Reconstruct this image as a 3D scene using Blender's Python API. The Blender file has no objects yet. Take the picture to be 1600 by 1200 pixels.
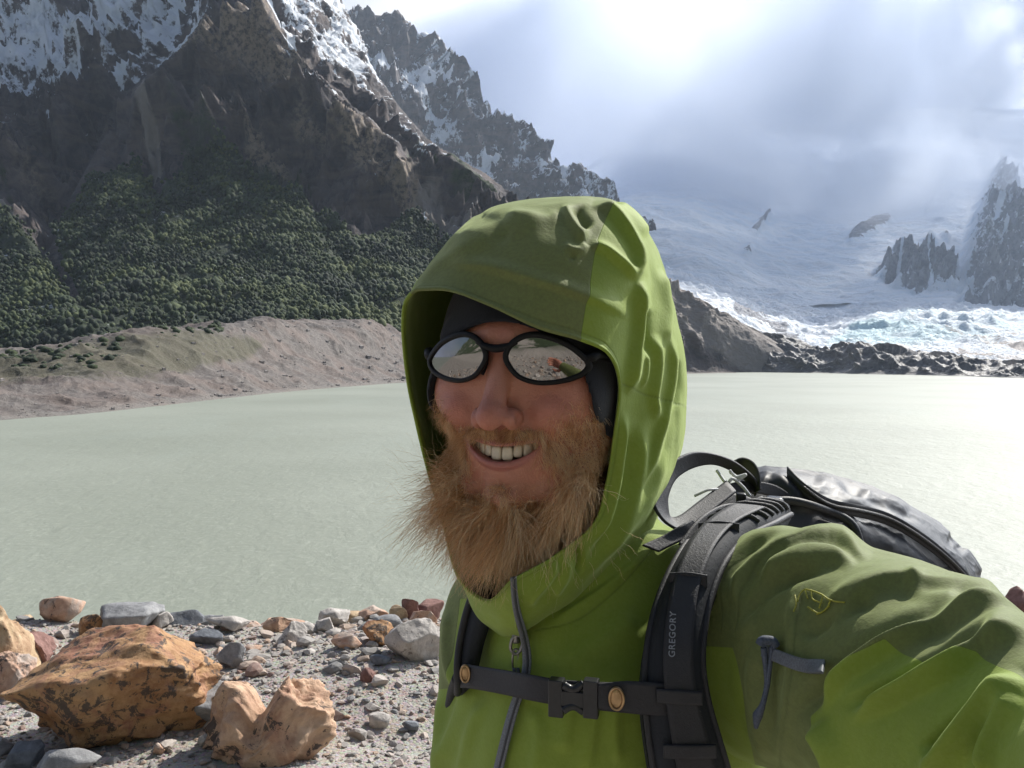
import bpy, math, random
import numpy as np
from mathutils import Vector
random.seed(7)
RNG = np.random.default_rng(11)
SC = bpy.context.scene
COL = SC.collection
R = math.radians

# ------------------------------------------------------------------ camera
F = 1386.0                                   # focal length in photo pixels (photo is 1600 wide)
CAM = np.array([0.0, 0.0, 1.6])
PITCH = R(1.45)
cd = bpy.data.cameras.new('camera'); cam = bpy.data.objects.new('camera', cd); COL.objects.link(cam)
cam.location = CAM; cam.rotation_euler = (R(90) - PITCH, 0, 0)
cd.sensor_width = 36.0; cd.lens = 36.0 * F / 1600.0
cd.clip_start = 0.02; cd.clip_end = 60000
SC.camera = cam
FW = np.array([0, math.cos(PITCH), -math.sin(PITCH)]); UP = np.array([0, math.sin(PITCH), math.cos(PITCH)])

def P(px, py, d):
    px, py, d = np.broadcast_arrays(np.asarray(px, float), np.asarray(py, float), np.asarray(d, float))
    x = (px - 800) / F * d; y = -(py - 600) / F * d
    return CAM + x[..., None] * np.array([1., 0, 0]) + y[..., None] * UP + d[..., None] * FW
def proj(p):
    q = p - CAM
    d = q @ FW; d = np.where(np.abs(d) < 1e-6, 1e-6, d)
    return 800 + q[..., 0] / d * F, 600 - (q @ UP) / d * F, d

# ------------------------------------------------------------------ light
SUN_AZ, SUN_EL = R(42), R(42)                # azimuth clockwise from +Y (the view direction)
sl = bpy.data.lights.new('sun', 'SUN'); sl.energy = 5.0; sl.angle = R(0.6); sl.color = (1.0, 0.95, 0.86)
so = bpy.data.objects.new('sun', sl); COL.objects.link(so)
SD = Vector((math.sin(SUN_AZ) * math.cos(SUN_EL), math.cos(SUN_AZ) * math.cos(SUN_EL), math.sin(SUN_EL)))
so.rotation_euler = SD.to_track_quat('Z', 'Y').to_euler()
SC.view_settings.view_transform = 'Standard'; SC.view_settings.look = 'None'
SC.view_settings.exposure = 0.22; SC.view_settings.gamma = 1.0
SC.cycles.volume_bounces = 4; SC.cycles.max_bounces = 12
SC.render.resolution_x, SC.render.resolution_y = 1024, 768

# ------------------------------------------------------------------ node helpers
class NT:
    def __init__(s, tree): s.t = tree; s.n = tree.nodes; s.l = tree.links
    def put(s, sock, v):
        if v is None: return
        if hasattr(v, 'is_output'): s.l.new(v, sock)
        elif isinstance(v, (tuple, list)):
            if len(v) == 3 and sock.type == 'RGBA': v = (*v, 1)
            sock.default_value = v
        else: sock.default_value = v
    def add(s, typ, ins=None, out=0, **kw):
        n = s.n.new(typ)
        for k, v in kw.items(): setattr(n, k, v)
        for k, v in (ins or {}).items(): s.put(n.inputs[k], v)
        return n.outputs[out]
    def noise(s, scale, detail=6, rough=.55, vec=None, dist=0, out=0):
        return s.add('ShaderNodeTexNoise', {'Scale': scale, 'Detail': detail, 'Roughness': rough, 'Vector': vec, 'Distortion': dist}, out)
    def vor(s, scale, vec=None, feature='F1', out=0, rnd=1.0):
        return s.add('ShaderNodeTexVoronoi', {'Scale': scale, 'Vector': vec, 'Randomness': rnd}, out, feature=feature)
    def math(s, op, a, b=0.0, c=None, clamp=False):
        n = s.n.new('ShaderNodeMath'); n.operation = op; n.use_clamp = clamp
        s.put(n.inputs[0], a); s.put(n.inputs[1], b)
        if c is not None: s.put(n.inputs[2], c)
        return n.outputs[0]
    def mr(s, v, a, b, c=0., d=1., smooth=True):
        return s.add('ShaderNodeMapRange', {'Value': v, 'From Min': a, 'From Max': b, 'To Min': c, 'To Max': d}, interpolation_type='SMOOTHSTEP' if smooth else 'LINEAR')
    def mix(s, f, a, b, blend='MIX'):
        n = s.n.new('ShaderNodeMix'); n.data_type = 'RGBA'; n.blend_type = blend; n.clamp_factor = True
        s.put(n.inputs[0], f); s.put(n.inputs[6], a); s.put(n.inputs[7], b); return n.outputs[2]
    def ramp(s, f, stops):
        n = s.n.new('ShaderNodeValToRGB'); e = n.color_ramp.elements
        while len(e) < len(stops): e.new(0.5)
        for i, (p, c) in enumerate(stops): e[i].position = p; e[i].color = (*c, 1)
        s.put(n.inputs[0], f); return n.outputs[0]
    def attr(s, name, out='Fac'): 
        n = s.n.new('ShaderNodeAttribute'); n.attribute_name = name; return n.outputs[out]
    def coord(s, which='Object'):
        return s.n.new('ShaderNodeTexCoord').outputs[which]
    def geo(s, which): return s.n.new('ShaderNodeNewGeometry').outputs[which]
    def mapping(s, vec, scale=(1, 1, 1), rot=(0, 0, 0), loc=(0, 0, 0)):
        return s.add('ShaderNodeMapping', {'Vector': vec, 'Scale': scale, 'Rotation': rot, 'Location': loc})
    def bump(s, h, strength=.3, dist=.01, normal=None):
        return s.add('ShaderNodeBump', {'Height': h, 'Strength': strength, 'Distance': dist, 'Normal': normal})
    def sep(s, v):
        n = s.n.new('ShaderNodeSeparateXYZ'); s.put(n.inputs[0], v); return n.outputs

def material(name, build):
    m = bpy.data.materials.new(name); m.use_nodes = True
    t = NT(m.node_tree); t.n.clear()
    out = t.n.new('ShaderNodeOutputMaterial')
    r = build(t)
    if isinstance(r, dict): r = t.add('ShaderNodeBsdfPrincipled', r)
    t.l.new(r, out.inputs['Surface']); return m
def simple(name, col, rough=.6, bumpscale=None, bs=.3, bd=.001, var=.15, **kw):
    def b(t):
        o = t.coord()
        n = t.noise(bumpscale or 60, 5, .6, o)
        c = t.mix(t.mr(n, .3, .7), tuple(x * (1 - var) for x in col), tuple(min(1, x * (1 + var)) for x in col))
        d = {'Base Color': c, 'Roughness': rough, 'Normal': t.bump(n, bs, bd)}; d.update(kw); return d
    return material(name, b)

# ------------------------------------------------------------------ world: cloudy bright sky
w = bpy.data.worlds.new('World'); SC.world = w; w.use_nodes = True
t = NT(w.node_tree); t.n.clear()
wo = t.n.new('ShaderNodeOutputWorld')
skyn = t.n.new('ShaderNodeTexSky'); skyn.sky_type = 'NISHITA'; skyn.sun_disc = False
skyn.sun_elevation = SUN_EL; skyn.sun_rotation = SUN_AZ; skyn.air_density = 1.0; skyn.dust_density = 1.5; skyn.altitude = 600
d = t.coord('Generated')
def dirmask(px, py, a0, a1):
    v = P(px, py, 1.0) - CAM; v = v / np.linalg.norm(v)
    n = t.n.new('ShaderNodeVectorMath'); n.operation = 'DOT_PRODUCT'; t.l.new(d, n.inputs[0]); n.inputs[1].default_value = tuple(v)
    return n.outputs['Value']
def blob(px, py, r_out, r_in, wob=.06):
    v = dirmask(px, py, 0, 0)
    nz = t.math('MULTIPLY', t.math('SUBTRACT', t.noise(5, 5, .55, d), .5), wob)
    return t.mr(t.math('ADD', v, nz), math.cos(R(r_out)), math.cos(R(r_in)))
n1 = t.noise(3.2, 8, .6, t.mapping(d, (1, 1, 1.6)))
n2 = t.noise(1.6, 5, .5, t.mapping(d, (1, 1, 1.8), loc=(3, 1, 0)))
cloudcol = t.mix(t.mr(n1, .35, .68), (.44, .52, .78), (.76, .82, .97))     # grey-blue undersides to bright tops
cloudcol = t.mix(blob(1290, 170, 20, 7, .10), cloudcol, (.56, .62, .88))   # the shaded lavender bank above the glacier
cloudcol = t.mix(t.math('MULTIPLY', blob(1040, 250, 13, 3, .12), .35), cloudcol, (.72, .79, 1.0))
cloudcol = t.mix(blob(680, 60, 10, 3, .03), cloudcol, (1.0, 1.0, 1.02))   # white break left of it
cloudcol = t.mix(blob(1640, 230, 7, 2, .06), cloudcol, (.95, .96, 1.02))
cloudcol = t.mix(blob(1330, -60, 9, 3, .08), cloudcol, (.76, .81, 1.0))
v = t.mix(t.mr(n2, .42, .60), (0, 0, 0), (1, 1, 1))
cov = t.math('MAXIMUM', t.mr(t.sep(d)[2], .95, .30, .35, 1.0), 0.0)
bgs = t.add('ShaderNodeBackground', {'Color': skyn.outputs[0], 'Strength': .065})
bgc = t.add('ShaderNodeBackground', {'Color': cloudcol, 'Strength': .92})
cov = t.math('MULTIPLY', cov, t.mr(t.math('ADD', t.sep(d)[1], t.math('MULTIPLY', t.math('SUBTRACT', n2, .5), .6)), -.30, .30, .05, 1.0))   # clear blue behind the camera, cloud ahead
msk = t.math('MULTIPLY', cov, t.mr(n2, .25, .5, .55, 1.0), clamp=True)
ms = t.n.new('ShaderNodeMixShader'); t.l.new(msk, ms.inputs[0]); t.l.new(bgs, ms.inputs[1]); t.l.new(bgc, ms.inputs[2])
# bright patch added to the sky below the sun to whiten the lake
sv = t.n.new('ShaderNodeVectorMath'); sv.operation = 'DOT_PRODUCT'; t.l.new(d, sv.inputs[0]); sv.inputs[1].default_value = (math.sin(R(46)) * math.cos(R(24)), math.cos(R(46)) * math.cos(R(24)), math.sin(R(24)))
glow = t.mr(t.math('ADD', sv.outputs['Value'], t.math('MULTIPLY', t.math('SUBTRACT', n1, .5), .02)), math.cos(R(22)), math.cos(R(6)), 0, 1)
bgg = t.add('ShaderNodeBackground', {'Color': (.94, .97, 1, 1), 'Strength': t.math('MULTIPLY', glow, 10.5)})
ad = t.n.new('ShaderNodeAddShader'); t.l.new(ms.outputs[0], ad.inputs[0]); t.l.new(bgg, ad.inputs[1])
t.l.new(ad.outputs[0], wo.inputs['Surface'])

# ------------------------------------------------------------------ mesh helpers
def mesh_obj(name, verts, faces, mat=None, parent=None, smooth=True, attrs=None, loc=None):
    """faces: (N,k) int array or list"""
    me = bpy.data.meshes.new(name)
    v = np.asarray(verts, np.float32)
    org = np.zeros(3, np.float32) if loc is None else np.asarray(loc, np.float32)
    v = v - org
    fs = faces if isinstance(faces, (list, tuple)) and len(faces) and not np.isscalar(faces[0]) and isinstance(faces[0], np.ndarray) and faces[0].ndim == 2 else [np.asarray(faces)]
    nl = sum(f.size for f in fs); nf = sum(len(f) for f in fs)
    me.vertices.add(len(v)); me.vertices.foreach_set('co', v.ravel())
    me.loops.add(nl); me.loops.foreach_set('vertex_index', np.concatenate([f.ravel() for f in fs]).astype(np.int32))
    tot = np.concatenate([np.full(len(f), f.shape[1]) for f in fs])
    me.polygons.add(nf); me.polygons.foreach_set('loop_start', np.concatenate([[0], np.cumsum(tot)[:-1]]).astype(np.int32))
    me.update(calc_edges=True); me.validate()
    me.polygons.foreach_set('use_smooth', np.full(len(me.polygons), smooth))
    for k, a in (attrs or {}).items():
        a = np.asarray(a, np.float32)
        if a.ndim == 1:
            at = me.attributes.new(k, 'FLOAT', 'POINT'); at.data.foreach_set('value', a)
        else:
            at = me.attributes.new(k, 'FLOAT_VECTOR', 'POINT'); at.data.foreach_set('vector', a.ravel())
    if mat: me.materials.append(mat)
    o = bpy.data.objects.new(name, me); COL.objects.link(o)
    o.location = org.tolist()
    if parent is not None:
        o.parent = parent
        bpl = Vector(parent.get('_w', (0, 0, 0)))
        o.location = Vector(org.tolist()) - bpl
    o['_w'] = tuple(float(x) for x in org)
    return o
def empty(name, loc, label=None, cat=None, group=None):
    o = bpy.data.objects.new(name, None); COL.objects.link(o); o.location = loc; o.empty_display_size = .1
    o['_w'] = tuple(float(x) for x in loc); tag(o, label, cat, group); return o
def tag(o, label=None, cat=None, group=None, kind=None):
    if label: o['label'] = label
    if cat: o['category'] = cat
    if group: o['group'] = group
    if kind: o['kind'] = kind
    return o
def solid(o, th, off=0, bevel=None):
    m = o.modifiers.new('thickness', 'SOLIDIFY'); m.thickness = th; m.offset = off; return o
def normals(v, faces):
    n = np.zeros_like(v); f = faces
    a = v[f[:, 1]] - v[f[:, 0]]; b = v[f[:, -1]] - v[f[:, 0]]
    if f.shape[1] == 4: a = v[f[:, 2]] - v[f[:, 0]]; b = v[f[:, 3]] - v[f[:, 1]]
    c = np.cross(a, b)
    for k in range(f.shape[1]): np.add.at(n, f[:, k], c)
    return n / (np.linalg.norm(n, axis=1, keepdims=True) + 1e-12)
def grid_faces(nr, nc, cr=False, cc=False, base=0):
    i = np.arange(nr if cr else nr - 1)[:, None]; j = np.arange(nc if cc else nc - 1)[None, :]
    i2 = (i + 1) % nr; j2 = (j + 1) % nc
    return (np.stack([i * nc + j, i * nc + j2, i2 * nc + j2, i2 * nc + j], -1) + base).reshape(-1, 4)
def crom(pts, n, closed=False):
    """Catmull-Rom through pts (K,...) -> n samples; also returns the parameter in knot units"""
    pts = np.asarray(pts, float); K = len(pts)
    u = np.linspace(0, K if closed else K - 1, n, endpoint=not closed)
    i = np.floor(u).astype(int)
    if not closed: i = np.minimum(i, K - 2)
    f = (u - i).reshape((-1,) + (1,) * (pts.ndim - 1))
    if closed: g = lambda k: pts[k % K]
    else:
        ext = np.concatenate([[2 * pts[0] - pts[1]], pts, [2 * pts[-1] - pts[-2]]])
        g = lambda k: ext[k + 1]
    p0, p1, p2, p3 = g(i - 1), g(i), g(i + 1), g(i + 2)
    return .5 * ((2 * p1) + (-p0 + p2) * f + (2 * p0 - 5 * p1 + 4 * p2 - p3) * f**2 + (-p0 + 3 * p1 - 3 * p2 + p3) * f**3), u
def loft(ctrl, nr, nc, cr=False, cc=False):
    """ctrl (R,C,3) -> verts, faces, (u rows, v cols) parameters"""
    a, u = crom(ctrl, nr, cr); b, v = crom(np.swapaxes(a, 0, 1), nc, cc); g = np.swapaxes(b, 0, 1)
    U, V = np.meshgrid(u, v, indexing='ij')
    return g.reshape(-1, 3), grid_faces(nr, nc, cr, cc), U.ravel(), V.ravel()

# numpy gradient noise
_perm = np.random.default_rng(3).permutation(256); _perm = np.concatenate([_perm] * 3)
_g = np.random.default_rng(5).normal(size=(256, 3)); _g /= np.linalg.norm(_g, axis=1, keepdims=True); _g = _g.astype(np.float32)
def noise3(p):
    p = np.asarray(p, np.float32); i = np.floor(p).astype(np.int64); f = p - i; i &= 255
    s = f * f * f * (f * (f * 6 - 15) + 10); r = 0
    for dx in (0, 1):
        for dy in (0, 1):
            for dz in (0, 1):
                h = _perm[_perm[_perm[(i[..., 0] + dx) & 255] + ((i[..., 1] + dy) & 255)] + ((i[..., 2] + dz) & 255)]
                g = _g[h]
                dd = (g[..., 0] * (f[..., 0] - dx) + g[..., 1] * (f[..., 1] - dy) + g[..., 2] * (f[..., 2] - dz))
                w_ = (s[..., 0] if dx else 1 - s[..., 0]) * (s[..., 1] if dy else 1 - s[..., 1]) * (s[..., 2] if dz else 1 - s[..., 2])
                r = r + dd * w_
    return r * 1.6
def fbm(p, oct=5, lac=2.03, gain=.5):
    p = np.asarray(p, np.float32); a = 1.; r = 0; 
    for k in range(oct): r = r + a * noise3(p + k * 17.3); p = p * lac; a *= gain
    return r
def ridged(p, oct=6, lac=2.05, gain=.5):
    p = np.asarray(p, np.float32); a = 1.; r = 0; wgt = 1.
    for k in range(oct):
        n = 1 - np.abs(noise3(p + k * 11.7)) * 1.6; n = np.clip(n, 0, 1)**2 * wgt
        wgt = np.clip(n * 1.6, 0, 1); r = r + a * n; p = p * lac; a *= gain
    return r
def sstep(x, a, b):
    t_ = np.clip((x - a) / (b - a), 0, 1); return t_ * t_ * (3 - 2 * t_)
def polydist(x, y, pts):
    """distance to a polyline, side (+ left of travel), and 0..1 parameter"""
    pts = np.asarray(pts, float); best = np.full(x.shape, 1e9); side = np.zeros(x.shape); par = np.zeros(x.shape)
    L = np.hypot(*(pts[1:] - pts[:-1]).T); cum = np.concatenate([[0], np.cumsum(L)])
    for k in range(len(pts) - 1):
        a, b = pts[k], pts[k + 1]; e = b - a; tt = np.clip(((x - a[0]) * e[0] + (y - a[1]) * e[1]) / (e @ e), 0, 1)
        dx = x - a[0] - tt * e[0]; dy = y - a[1] - tt * e[1]; dd = np.hypot(dx, dy)
        m = dd < best; best = np.where(m, dd, best); side = np.where(m, np.sign(e[0] * dy - e[1] * dx), side)
        par = np.where(m, (cum[k] + tt * L[k]) / cum[-1], par)
    return best, side, par
def smooth_poly(pts, n=24): return crom(pts, n)[0]
def apply_folds(v, faces, folds, sgn=1.0, dmax=None):
    """folds: (pts in photo px, width side A px, width side B px, height m). Real displacement along the normal."""
    x, y, dep = proj(v); n = normals(v, faces) * sgn
    off = np.zeros(len(v)); ok = np.ones(len(v)) if dmax is None else (dep < dmax).astype(float)
    facing = np.einsum('ij,ij->i', n, CAM - v) / np.linalg.norm(CAM - v, axis=1)
    ok = ok * sstep(facing, -.25, .05)
    for pts, wa, wb, h in folds:
        dd, sd, pr = polydist(x, y, smooth_poly(pts, 20))
        w_ = np.where(sd > 0, wa, wb)
        off += h * np.exp(-(dd / w_)**2) * sstep(pr, -.02, .2) * sstep(1 - pr, -.02, .2)
    return v + n * (off * ok)[:, None]
def inpoly(x, y, poly):
    poly = np.asarray(poly, float); r = np.zeros(x.shape, bool); j = len(poly) - 1
    for i in range(len(poly)):
        xi, yi = poly[i]; xj, yj = poly[j]
        c = ((yi > y) != (yj > y)) & (x < (xj - xi) * (y - yi) / (yj - yi + 1e-12) + xi); r ^= c; j = i
    return r
def softpoly(x, y, poly, w_):
    """+ inside, smooth over w_ px"""
    ins = inpoly(x, y, poly); dd, _, _ = polydist(x, y, list(poly) + [poly[0]])
    return sstep(np.where(ins, dd, -dd), -w_, w_)
def tube(pts, rad, ns=8, n=40, closed=False):
    """swept tube through 3-D points; rad scalar or list"""
    c, u = crom(np.asarray(pts, float), n, closed)
    r = np.interp(np.linspace(0, 1, n), np.linspace(0, 1, len(np.atleast_1d(rad))), np.atleast_1d(rad)) if np.ndim(rad) else np.full(n, rad)
    tg = np.gradient(c, axis=0)
    if closed: tg = np.roll(c, -1, 0) - np.roll(c, 1, 0)
    tg /= np.linalg.norm(tg, axis=1, keepdims=True) + 1e-12
    ref = np.array([0.13, 0.2, 1.0]); s = np.zeros_like(c)
    s0 = np.cross(tg[0], ref); s0 /= np.linalg.norm(s0); s[0] = s0
    for i in range(1, n):
        q = s[i - 1] - tg[i] * (s[i - 1] @ tg[i]); s[i] = q / (np.linalg.norm(q) + 1e-12)
    b = np.cross(tg, s); a = np.linspace(0, 2 * np.pi, ns, endpoint=False)
    v = c[:, None] + r[:, None, None] * (np.cos(a)[None, :, None] * s[:, None] + np.sin(a)[None, :, None] * b[:, None])
    v = v.reshape(-1, 3); f = grid_faces(n, ns, closed, True)
    if not closed:
        v = np.vstack([v, c[0], c[-1]]); k = n * ns; j = np.arange(ns); j2 = (j + 1) % ns
        t1 = np.stack([np.full(ns, k), j2, j, j], 1); t2 = np.stack([np.full(ns, k + 1), (n - 1) * ns + j, (n - 1) * ns + j2, (n - 1) * ns + j2], 1)
        return v, [f, t1[:, :3], t2[:, :3]]
    return v, [f]
def join(parts):
    V = []; Fq = {}; b = 0
    for v, f in parts:
        for ff in (f if isinstance(f, list) else [f]):
            Fq.setdefault(ff.shape[1], []).append(ff + b)
        V.append(v); b += len(v)
    return np.vstack(V), [np.vstack(x) for x in Fq.values()]
def band(left, right, n=60, m=6, th=.0):
    """a strap between two edge polylines (3-D)"""
    a, _ = crom(left, n); b, _ = crom(right, n); s = np.linspace(0, 1, m)[None, :, None]
    v = (a[:, None] * (1 - s) + b[:, None] * s).reshape(-1, 3); return v, grid_faces(n, m)
def ico(sub):
    import bmesh
    bm = bmesh.new(); bmesh.ops.create_icosphere(bm, subdivisions=sub, radius=1)
    v = np.array([q.co[:] for q in bm.verts]); f = np.array([[q.index for q in p.verts] for p in bm.faces]); bm.free(); return v, f

def surface_nets(Fv, org, h):
    """Fv negative inside; returns verts, quads"""
    nx, ny, nz = Fv.shape; ins = Fv < 0
    acc = np.zeros((nx - 1, ny - 1, nz - 1, 3), np.float32); cnt = np.zeros((nx - 1, ny - 1, nz - 1), np.float32)
    quads_src = []
    for ax in range(3):
        sl0 = [slice(None)] * 3; sl1 = [slice(None)] * 3; sl0[ax] = slice(0, -1); sl1[ax] = slice(1, None)
        a = Fv[tuple(sl0)]; b = Fv[tuple(sl1)]; cr = ins[tuple(sl0)] != ins[tuple(sl1)]
        idx = np.argwhere(cr); fa = a[cr]; fb = b[cr]; tt = fa / (fa - fb)
        pos = idx.astype(np.float32); pos[:, ax] += tt
        o1, o2 = [q for q in range(3) if q != ax]
        cells = []
        for d1 in (0, -1):
            for d2 in (0, -1):
                c = idx.copy(); c[:, o1] += d1; c[:, o2] += d2; cells.append(c)
                ok = (c >= 0).all(1) & (c[:, 0] < nx - 1) & (c[:, 1] < ny - 1) & (c[:, 2] < nz - 1)
                cc = c[ok]; np.add.at(acc, (cc[:, 0], cc[:, 1], cc[:, 2]), pos[ok]); np.add.at(cnt, (cc[:, 0], cc[:, 1], cc[:, 2]), 1)
        quads_src.append((cells, fa < 0, ax))
    m = cnt > 0; ids = np.full(cnt.shape, -1, np.int64); ids[m] = np.arange(m.sum())
    v = acc[m] / cnt[m][:, None]
    Q = []
    for cells, neg, ax in quads_src:
        good = np.ones(len(neg), bool); I = []
        for c in cells:
            ok = (c >= 0).all(1) & (c[:, 0] < nx - 1) & (c[:, 1] < ny - 1) & (c[:, 2] < nz - 1); good &= ok
            cc = np.clip(c, 0, [nx - 2, ny - 2, nz - 2]); I.append(ids[cc[:, 0], cc[:, 1], cc[:, 2]])
        q = np.stack([I[0], I[2], I[3], I[1]], 1)[good]; ng = neg[good] ^ (ax == 1)
        q[ng] = q[ng][:, ::-1]; Q.append(q)
    return v * h + np.asarray(org, np.float32), np.vstack(Q)

# ================================================================== THE LAND
LAKE = -10.0
def lakeD(y): return (CAM[2] - LAKE) / ((np.asarray(y, float) - 600) / F * math.cos(PITCH) + math.sin(PITCH))
def groundD(y, z=0.0): return (CAM[2] - z) / ((np.asarray(y, float) - 600) / F * math.cos(PITCH) + math.sin(PITCH))

# ---- lake
def lake_mat(t):
    o = t.coord(); 
    w1 = t.noise(.55, 4, .6, t.mapping(o, (1, .55, 1), rot=(0, 0, R(-28))), dist=.4)
    w2 = t.noise(2.6, 4, .62, t.mapping(o, (1, .6, 1), rot=(0, 0, R(-20))), dist=.3)
    w3 = t.noise(.012, 5, .6, o); w4 = t.noise(9, 3, .6, t.mapping(o, (1, .5, 1)))
    c = t.mix(t.mr(w3, .35, .65), (.225, .245, .194), (.280, .300, .244))
    c = t.mix(t.math('MULTIPLY', t.mr(w2, .50, .72), .22), c, (.46, .47, .40))
    c = t.mix(t.mr(t.noise(.05, 4, .6, t.mapping(o, (1, .25, 1), rot=(0, 0, R(-25)))), .45, .7, 0, .4), c, (.27, .30, .25))
    h = t.math('ADD', t.math('MULTIPLY', w1, .9), t.math('ADD', t.math('MULTIPLY', w2, .20), t.math('MULTIPLY', w4, .03)))
    return {'Base Color': c, 'Roughness': .62, 'IOR': 1.38, 'Specular IOR Level': 1.0, 'Normal': t.bump(h, .5, .3)}
nx = np.concatenate([[-9000, -3000], np.linspace(-800, 1500, 30), [4000, 9000]]); ny = np.concatenate([[7, 12, 20, 40, 80, 150, 250, 400, 600, 800, 1200, 3000]])
X, Y = np.meshgrid(nx, ny, indexing='ij')
lk = mesh_obj('lake', np.stack([X, Y, np.full(X.shape, LAKE)], -1).reshape(-1, 3), grid_faces(len(nx), len(ny)), material('lake_water', lake_mat))
tag(lk, kind='structure')

# ---- mountain material shared by the slopes
def mount_mat(tan=(.36, .28, .21), dark=(.040, .035, .042), mid=(.12, .096, .094), s=1.0, snow_bias=0.0):
    def b(t):
        o = t.coord(); 
        n1_ = t.noise(.006 * s, 8, .62, o); n2_ = t.noise(.03 * s, 8, .68, o, dist=.6); n3_ = t.noise(.14 * s, 6, .7, o)
        st = t.noise(.018 * s, 6, .6, t.mapping(o, (.5, .5, 2.8)), dist=.5)
        c = t.mix(t.mr(n2_, .38, .62), dark, mid)
        c = t.mix(t.math('MULTIPLY', t.mr(st, .50, .62), .5), c, (.17, .125, .105))
        c = t.mix(t.math('MULTIPLY', t.mr(t.math('ADD', t.attr('tan'), t.math('MULTIPLY', t.math('SUBTRACT', n2_, .5), .9)), .3, .8), .85), c, t.mix(t.mr(n3_, .35, .6), dark, tan))
        c = t.mix(t.mr(t.math('ADD', t.attr('scree'), t.math('MULTIPLY', t.math('SUBTRACT', n2_, .5), .7)), .35, .65), c, t.mix(n3_, (.20, .17, .155), (.34, .30, .27)))
        wd = t.math('ADD', t.attr('wood'), t.math('MULTIPLY', t.math('SUBTRACT', n2_, .5), .8))
        c = t.mix(t.mr(wd, .42, .6), c, t.mix(t.mr(n3_, .35, .65), (.012, .022, .009), (.035, .055, .018)))
        oz = t.sep(o)[0]
        sA = t.noise(.022, 6, .62, t.mapping(o, (1, .5, .28), rot=(0, R(38), 0)), dist=.5); sB = t.noise(.022, 6, .62, t.mapping(o, (1, .5, .28), rot=(0, R(-38), 0)), dist=.5)
        stk = t.math('SUBTRACT', t.add('ShaderNodeMix', {'Factor': t.mr(oz, -640, -420), 'A': sA, 'B': sB}), .5)
        sn = t.math('ADD', t.math('ADD', t.attr('snow'), t.math('MULTIPLY', stk, 2.1)), t.math('ADD', t.math('MULTIPLY', t.math('SUBTRACT', n2_, .5), .9), t.math('MULTIPLY', t.math('SUBTRACT', n3_, .5), .9)))
        nz = t.sep(t.geo('Normal'))[2]
        sn = t.math('ADD', sn, t.math('MULTIPLY', t.math('SUBTRACT', nz, .55), .45))
        sf = t.mr(t.math('ADD', sn, snow_bias), .45, .63)
        c = t.mix(sf, c, (.80, .83, .88))
        return {'Base Color': c, 'Roughness': .85, 'Normal': t.bump(t.math('ADD', n2_, t.math('MULTIPLY', n3_, .35)), .9, 9.0 / s)}
    return material('mountain_rock', b)
MM = mount_mat()

def px_fold(v, n, folds):
    x, y, _ = proj(v); off = np.zeros(len(v))
    for pts, wa, wb, h in folds:
        dd, sd, pr = polydist(x, y, smooth_poly(pts, 16))
        w_ = np.where(sd > 0, wa, wb); off += h * np.exp(-(dd / w_)) * np.clip(_ / 1300, .3, 1.2) * sstep(pr, -.05, .1) * sstep(1 - pr, -.05, .15)
    return v + n * off[:, None]
def lines_mask(x, y, lines):
    m = np.zeros(x.shape)
    for pts, w_, a in lines:
        dd, _, _ = polydist(x, y, smooth_poly(pts, 16)); m = np.maximum(m, a * np.exp(-(dd / w_)**2))
    return m

# ---- near mountain on the left of the lake
cols = np.array([-500, -200, 0, 200, 400, 520, 640, 740, 830, 930, 1030, 1130, 1215, 1262])
rows = [  # (photo y, distance) per column
    ([640]*4 + [620, 615, 610, 605, 600, 596, 592, 588, 586, 584], [430, 470, 500, 520, 560, 590, 640, 680, 720, 800, 880, 930, 960, 960]),
    ([545, 540, 548, 520, 500, 500, 505, 512, 520, 535, 560, 570, 578, 582], [560, 590, 600, 620, 640, 660, 690, 715, 750, 830, 900, 945, 965, 962]),
    ([440, 440, 450, 430, 410, 415, 430, 440, 450, 480, 510, 535, 568, 580], [720, 740, 740, 760, 800, 800, 800, 800, 810, 870, 920, 955, 968, 963]),
    ([330, 330, 350, 300, 290, 320, 350, 370, 400, 440, 470, 510, 556, 578], [860, 880, 900, 940, 980, 960, 930, 910, 890, 920, 945, 965, 972, 965]),
    ([220, 230, 240, 215, 205, 235, 280, 320, 350, 400, 440, 490, 545, 577], [1000, 1020, 1060, 1100, 1080, 1040, 1010, 990, 970, 970, 975, 985, 980, 967]),
    ([60, 80, 110, 120, 105, 155, 235, 295, 355, 410, 450, 500, 541, 577], [1250, 1260, 1260, 1280, 1190, 1140, 1110, 1080, 1050, 1040, 1030, 1010, 990, 970]),
    ([-150, -110, -60, -30, -10, 70, 200, 275, 345, 400, 440, 490, 536, 576], [1600, 1580, 1550, 1500, 1380, 1330, 1290, 1220, 1160, 1110, 1070, 1040, 1005, 975]),
    ([-420, -330, -260, -210, -160, 20, 200, 280, 352, 410, 450, 500, 545, 579], [2000, 1950, 1900, 1850, 1700, 1600, 1480, 1320, 1240, 1190, 1150, 1110, 1050, 1000]),
    ([-300, -200, -120, -60, 0, 100, 240, 330, 400, 450, 480, 520, 560, 584], [2500, 2450, 2400, 2300, 2100, 1900, 1750, 1550, 1450, 1350, 1300, 1200, 1120, 1020]),
]
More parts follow.
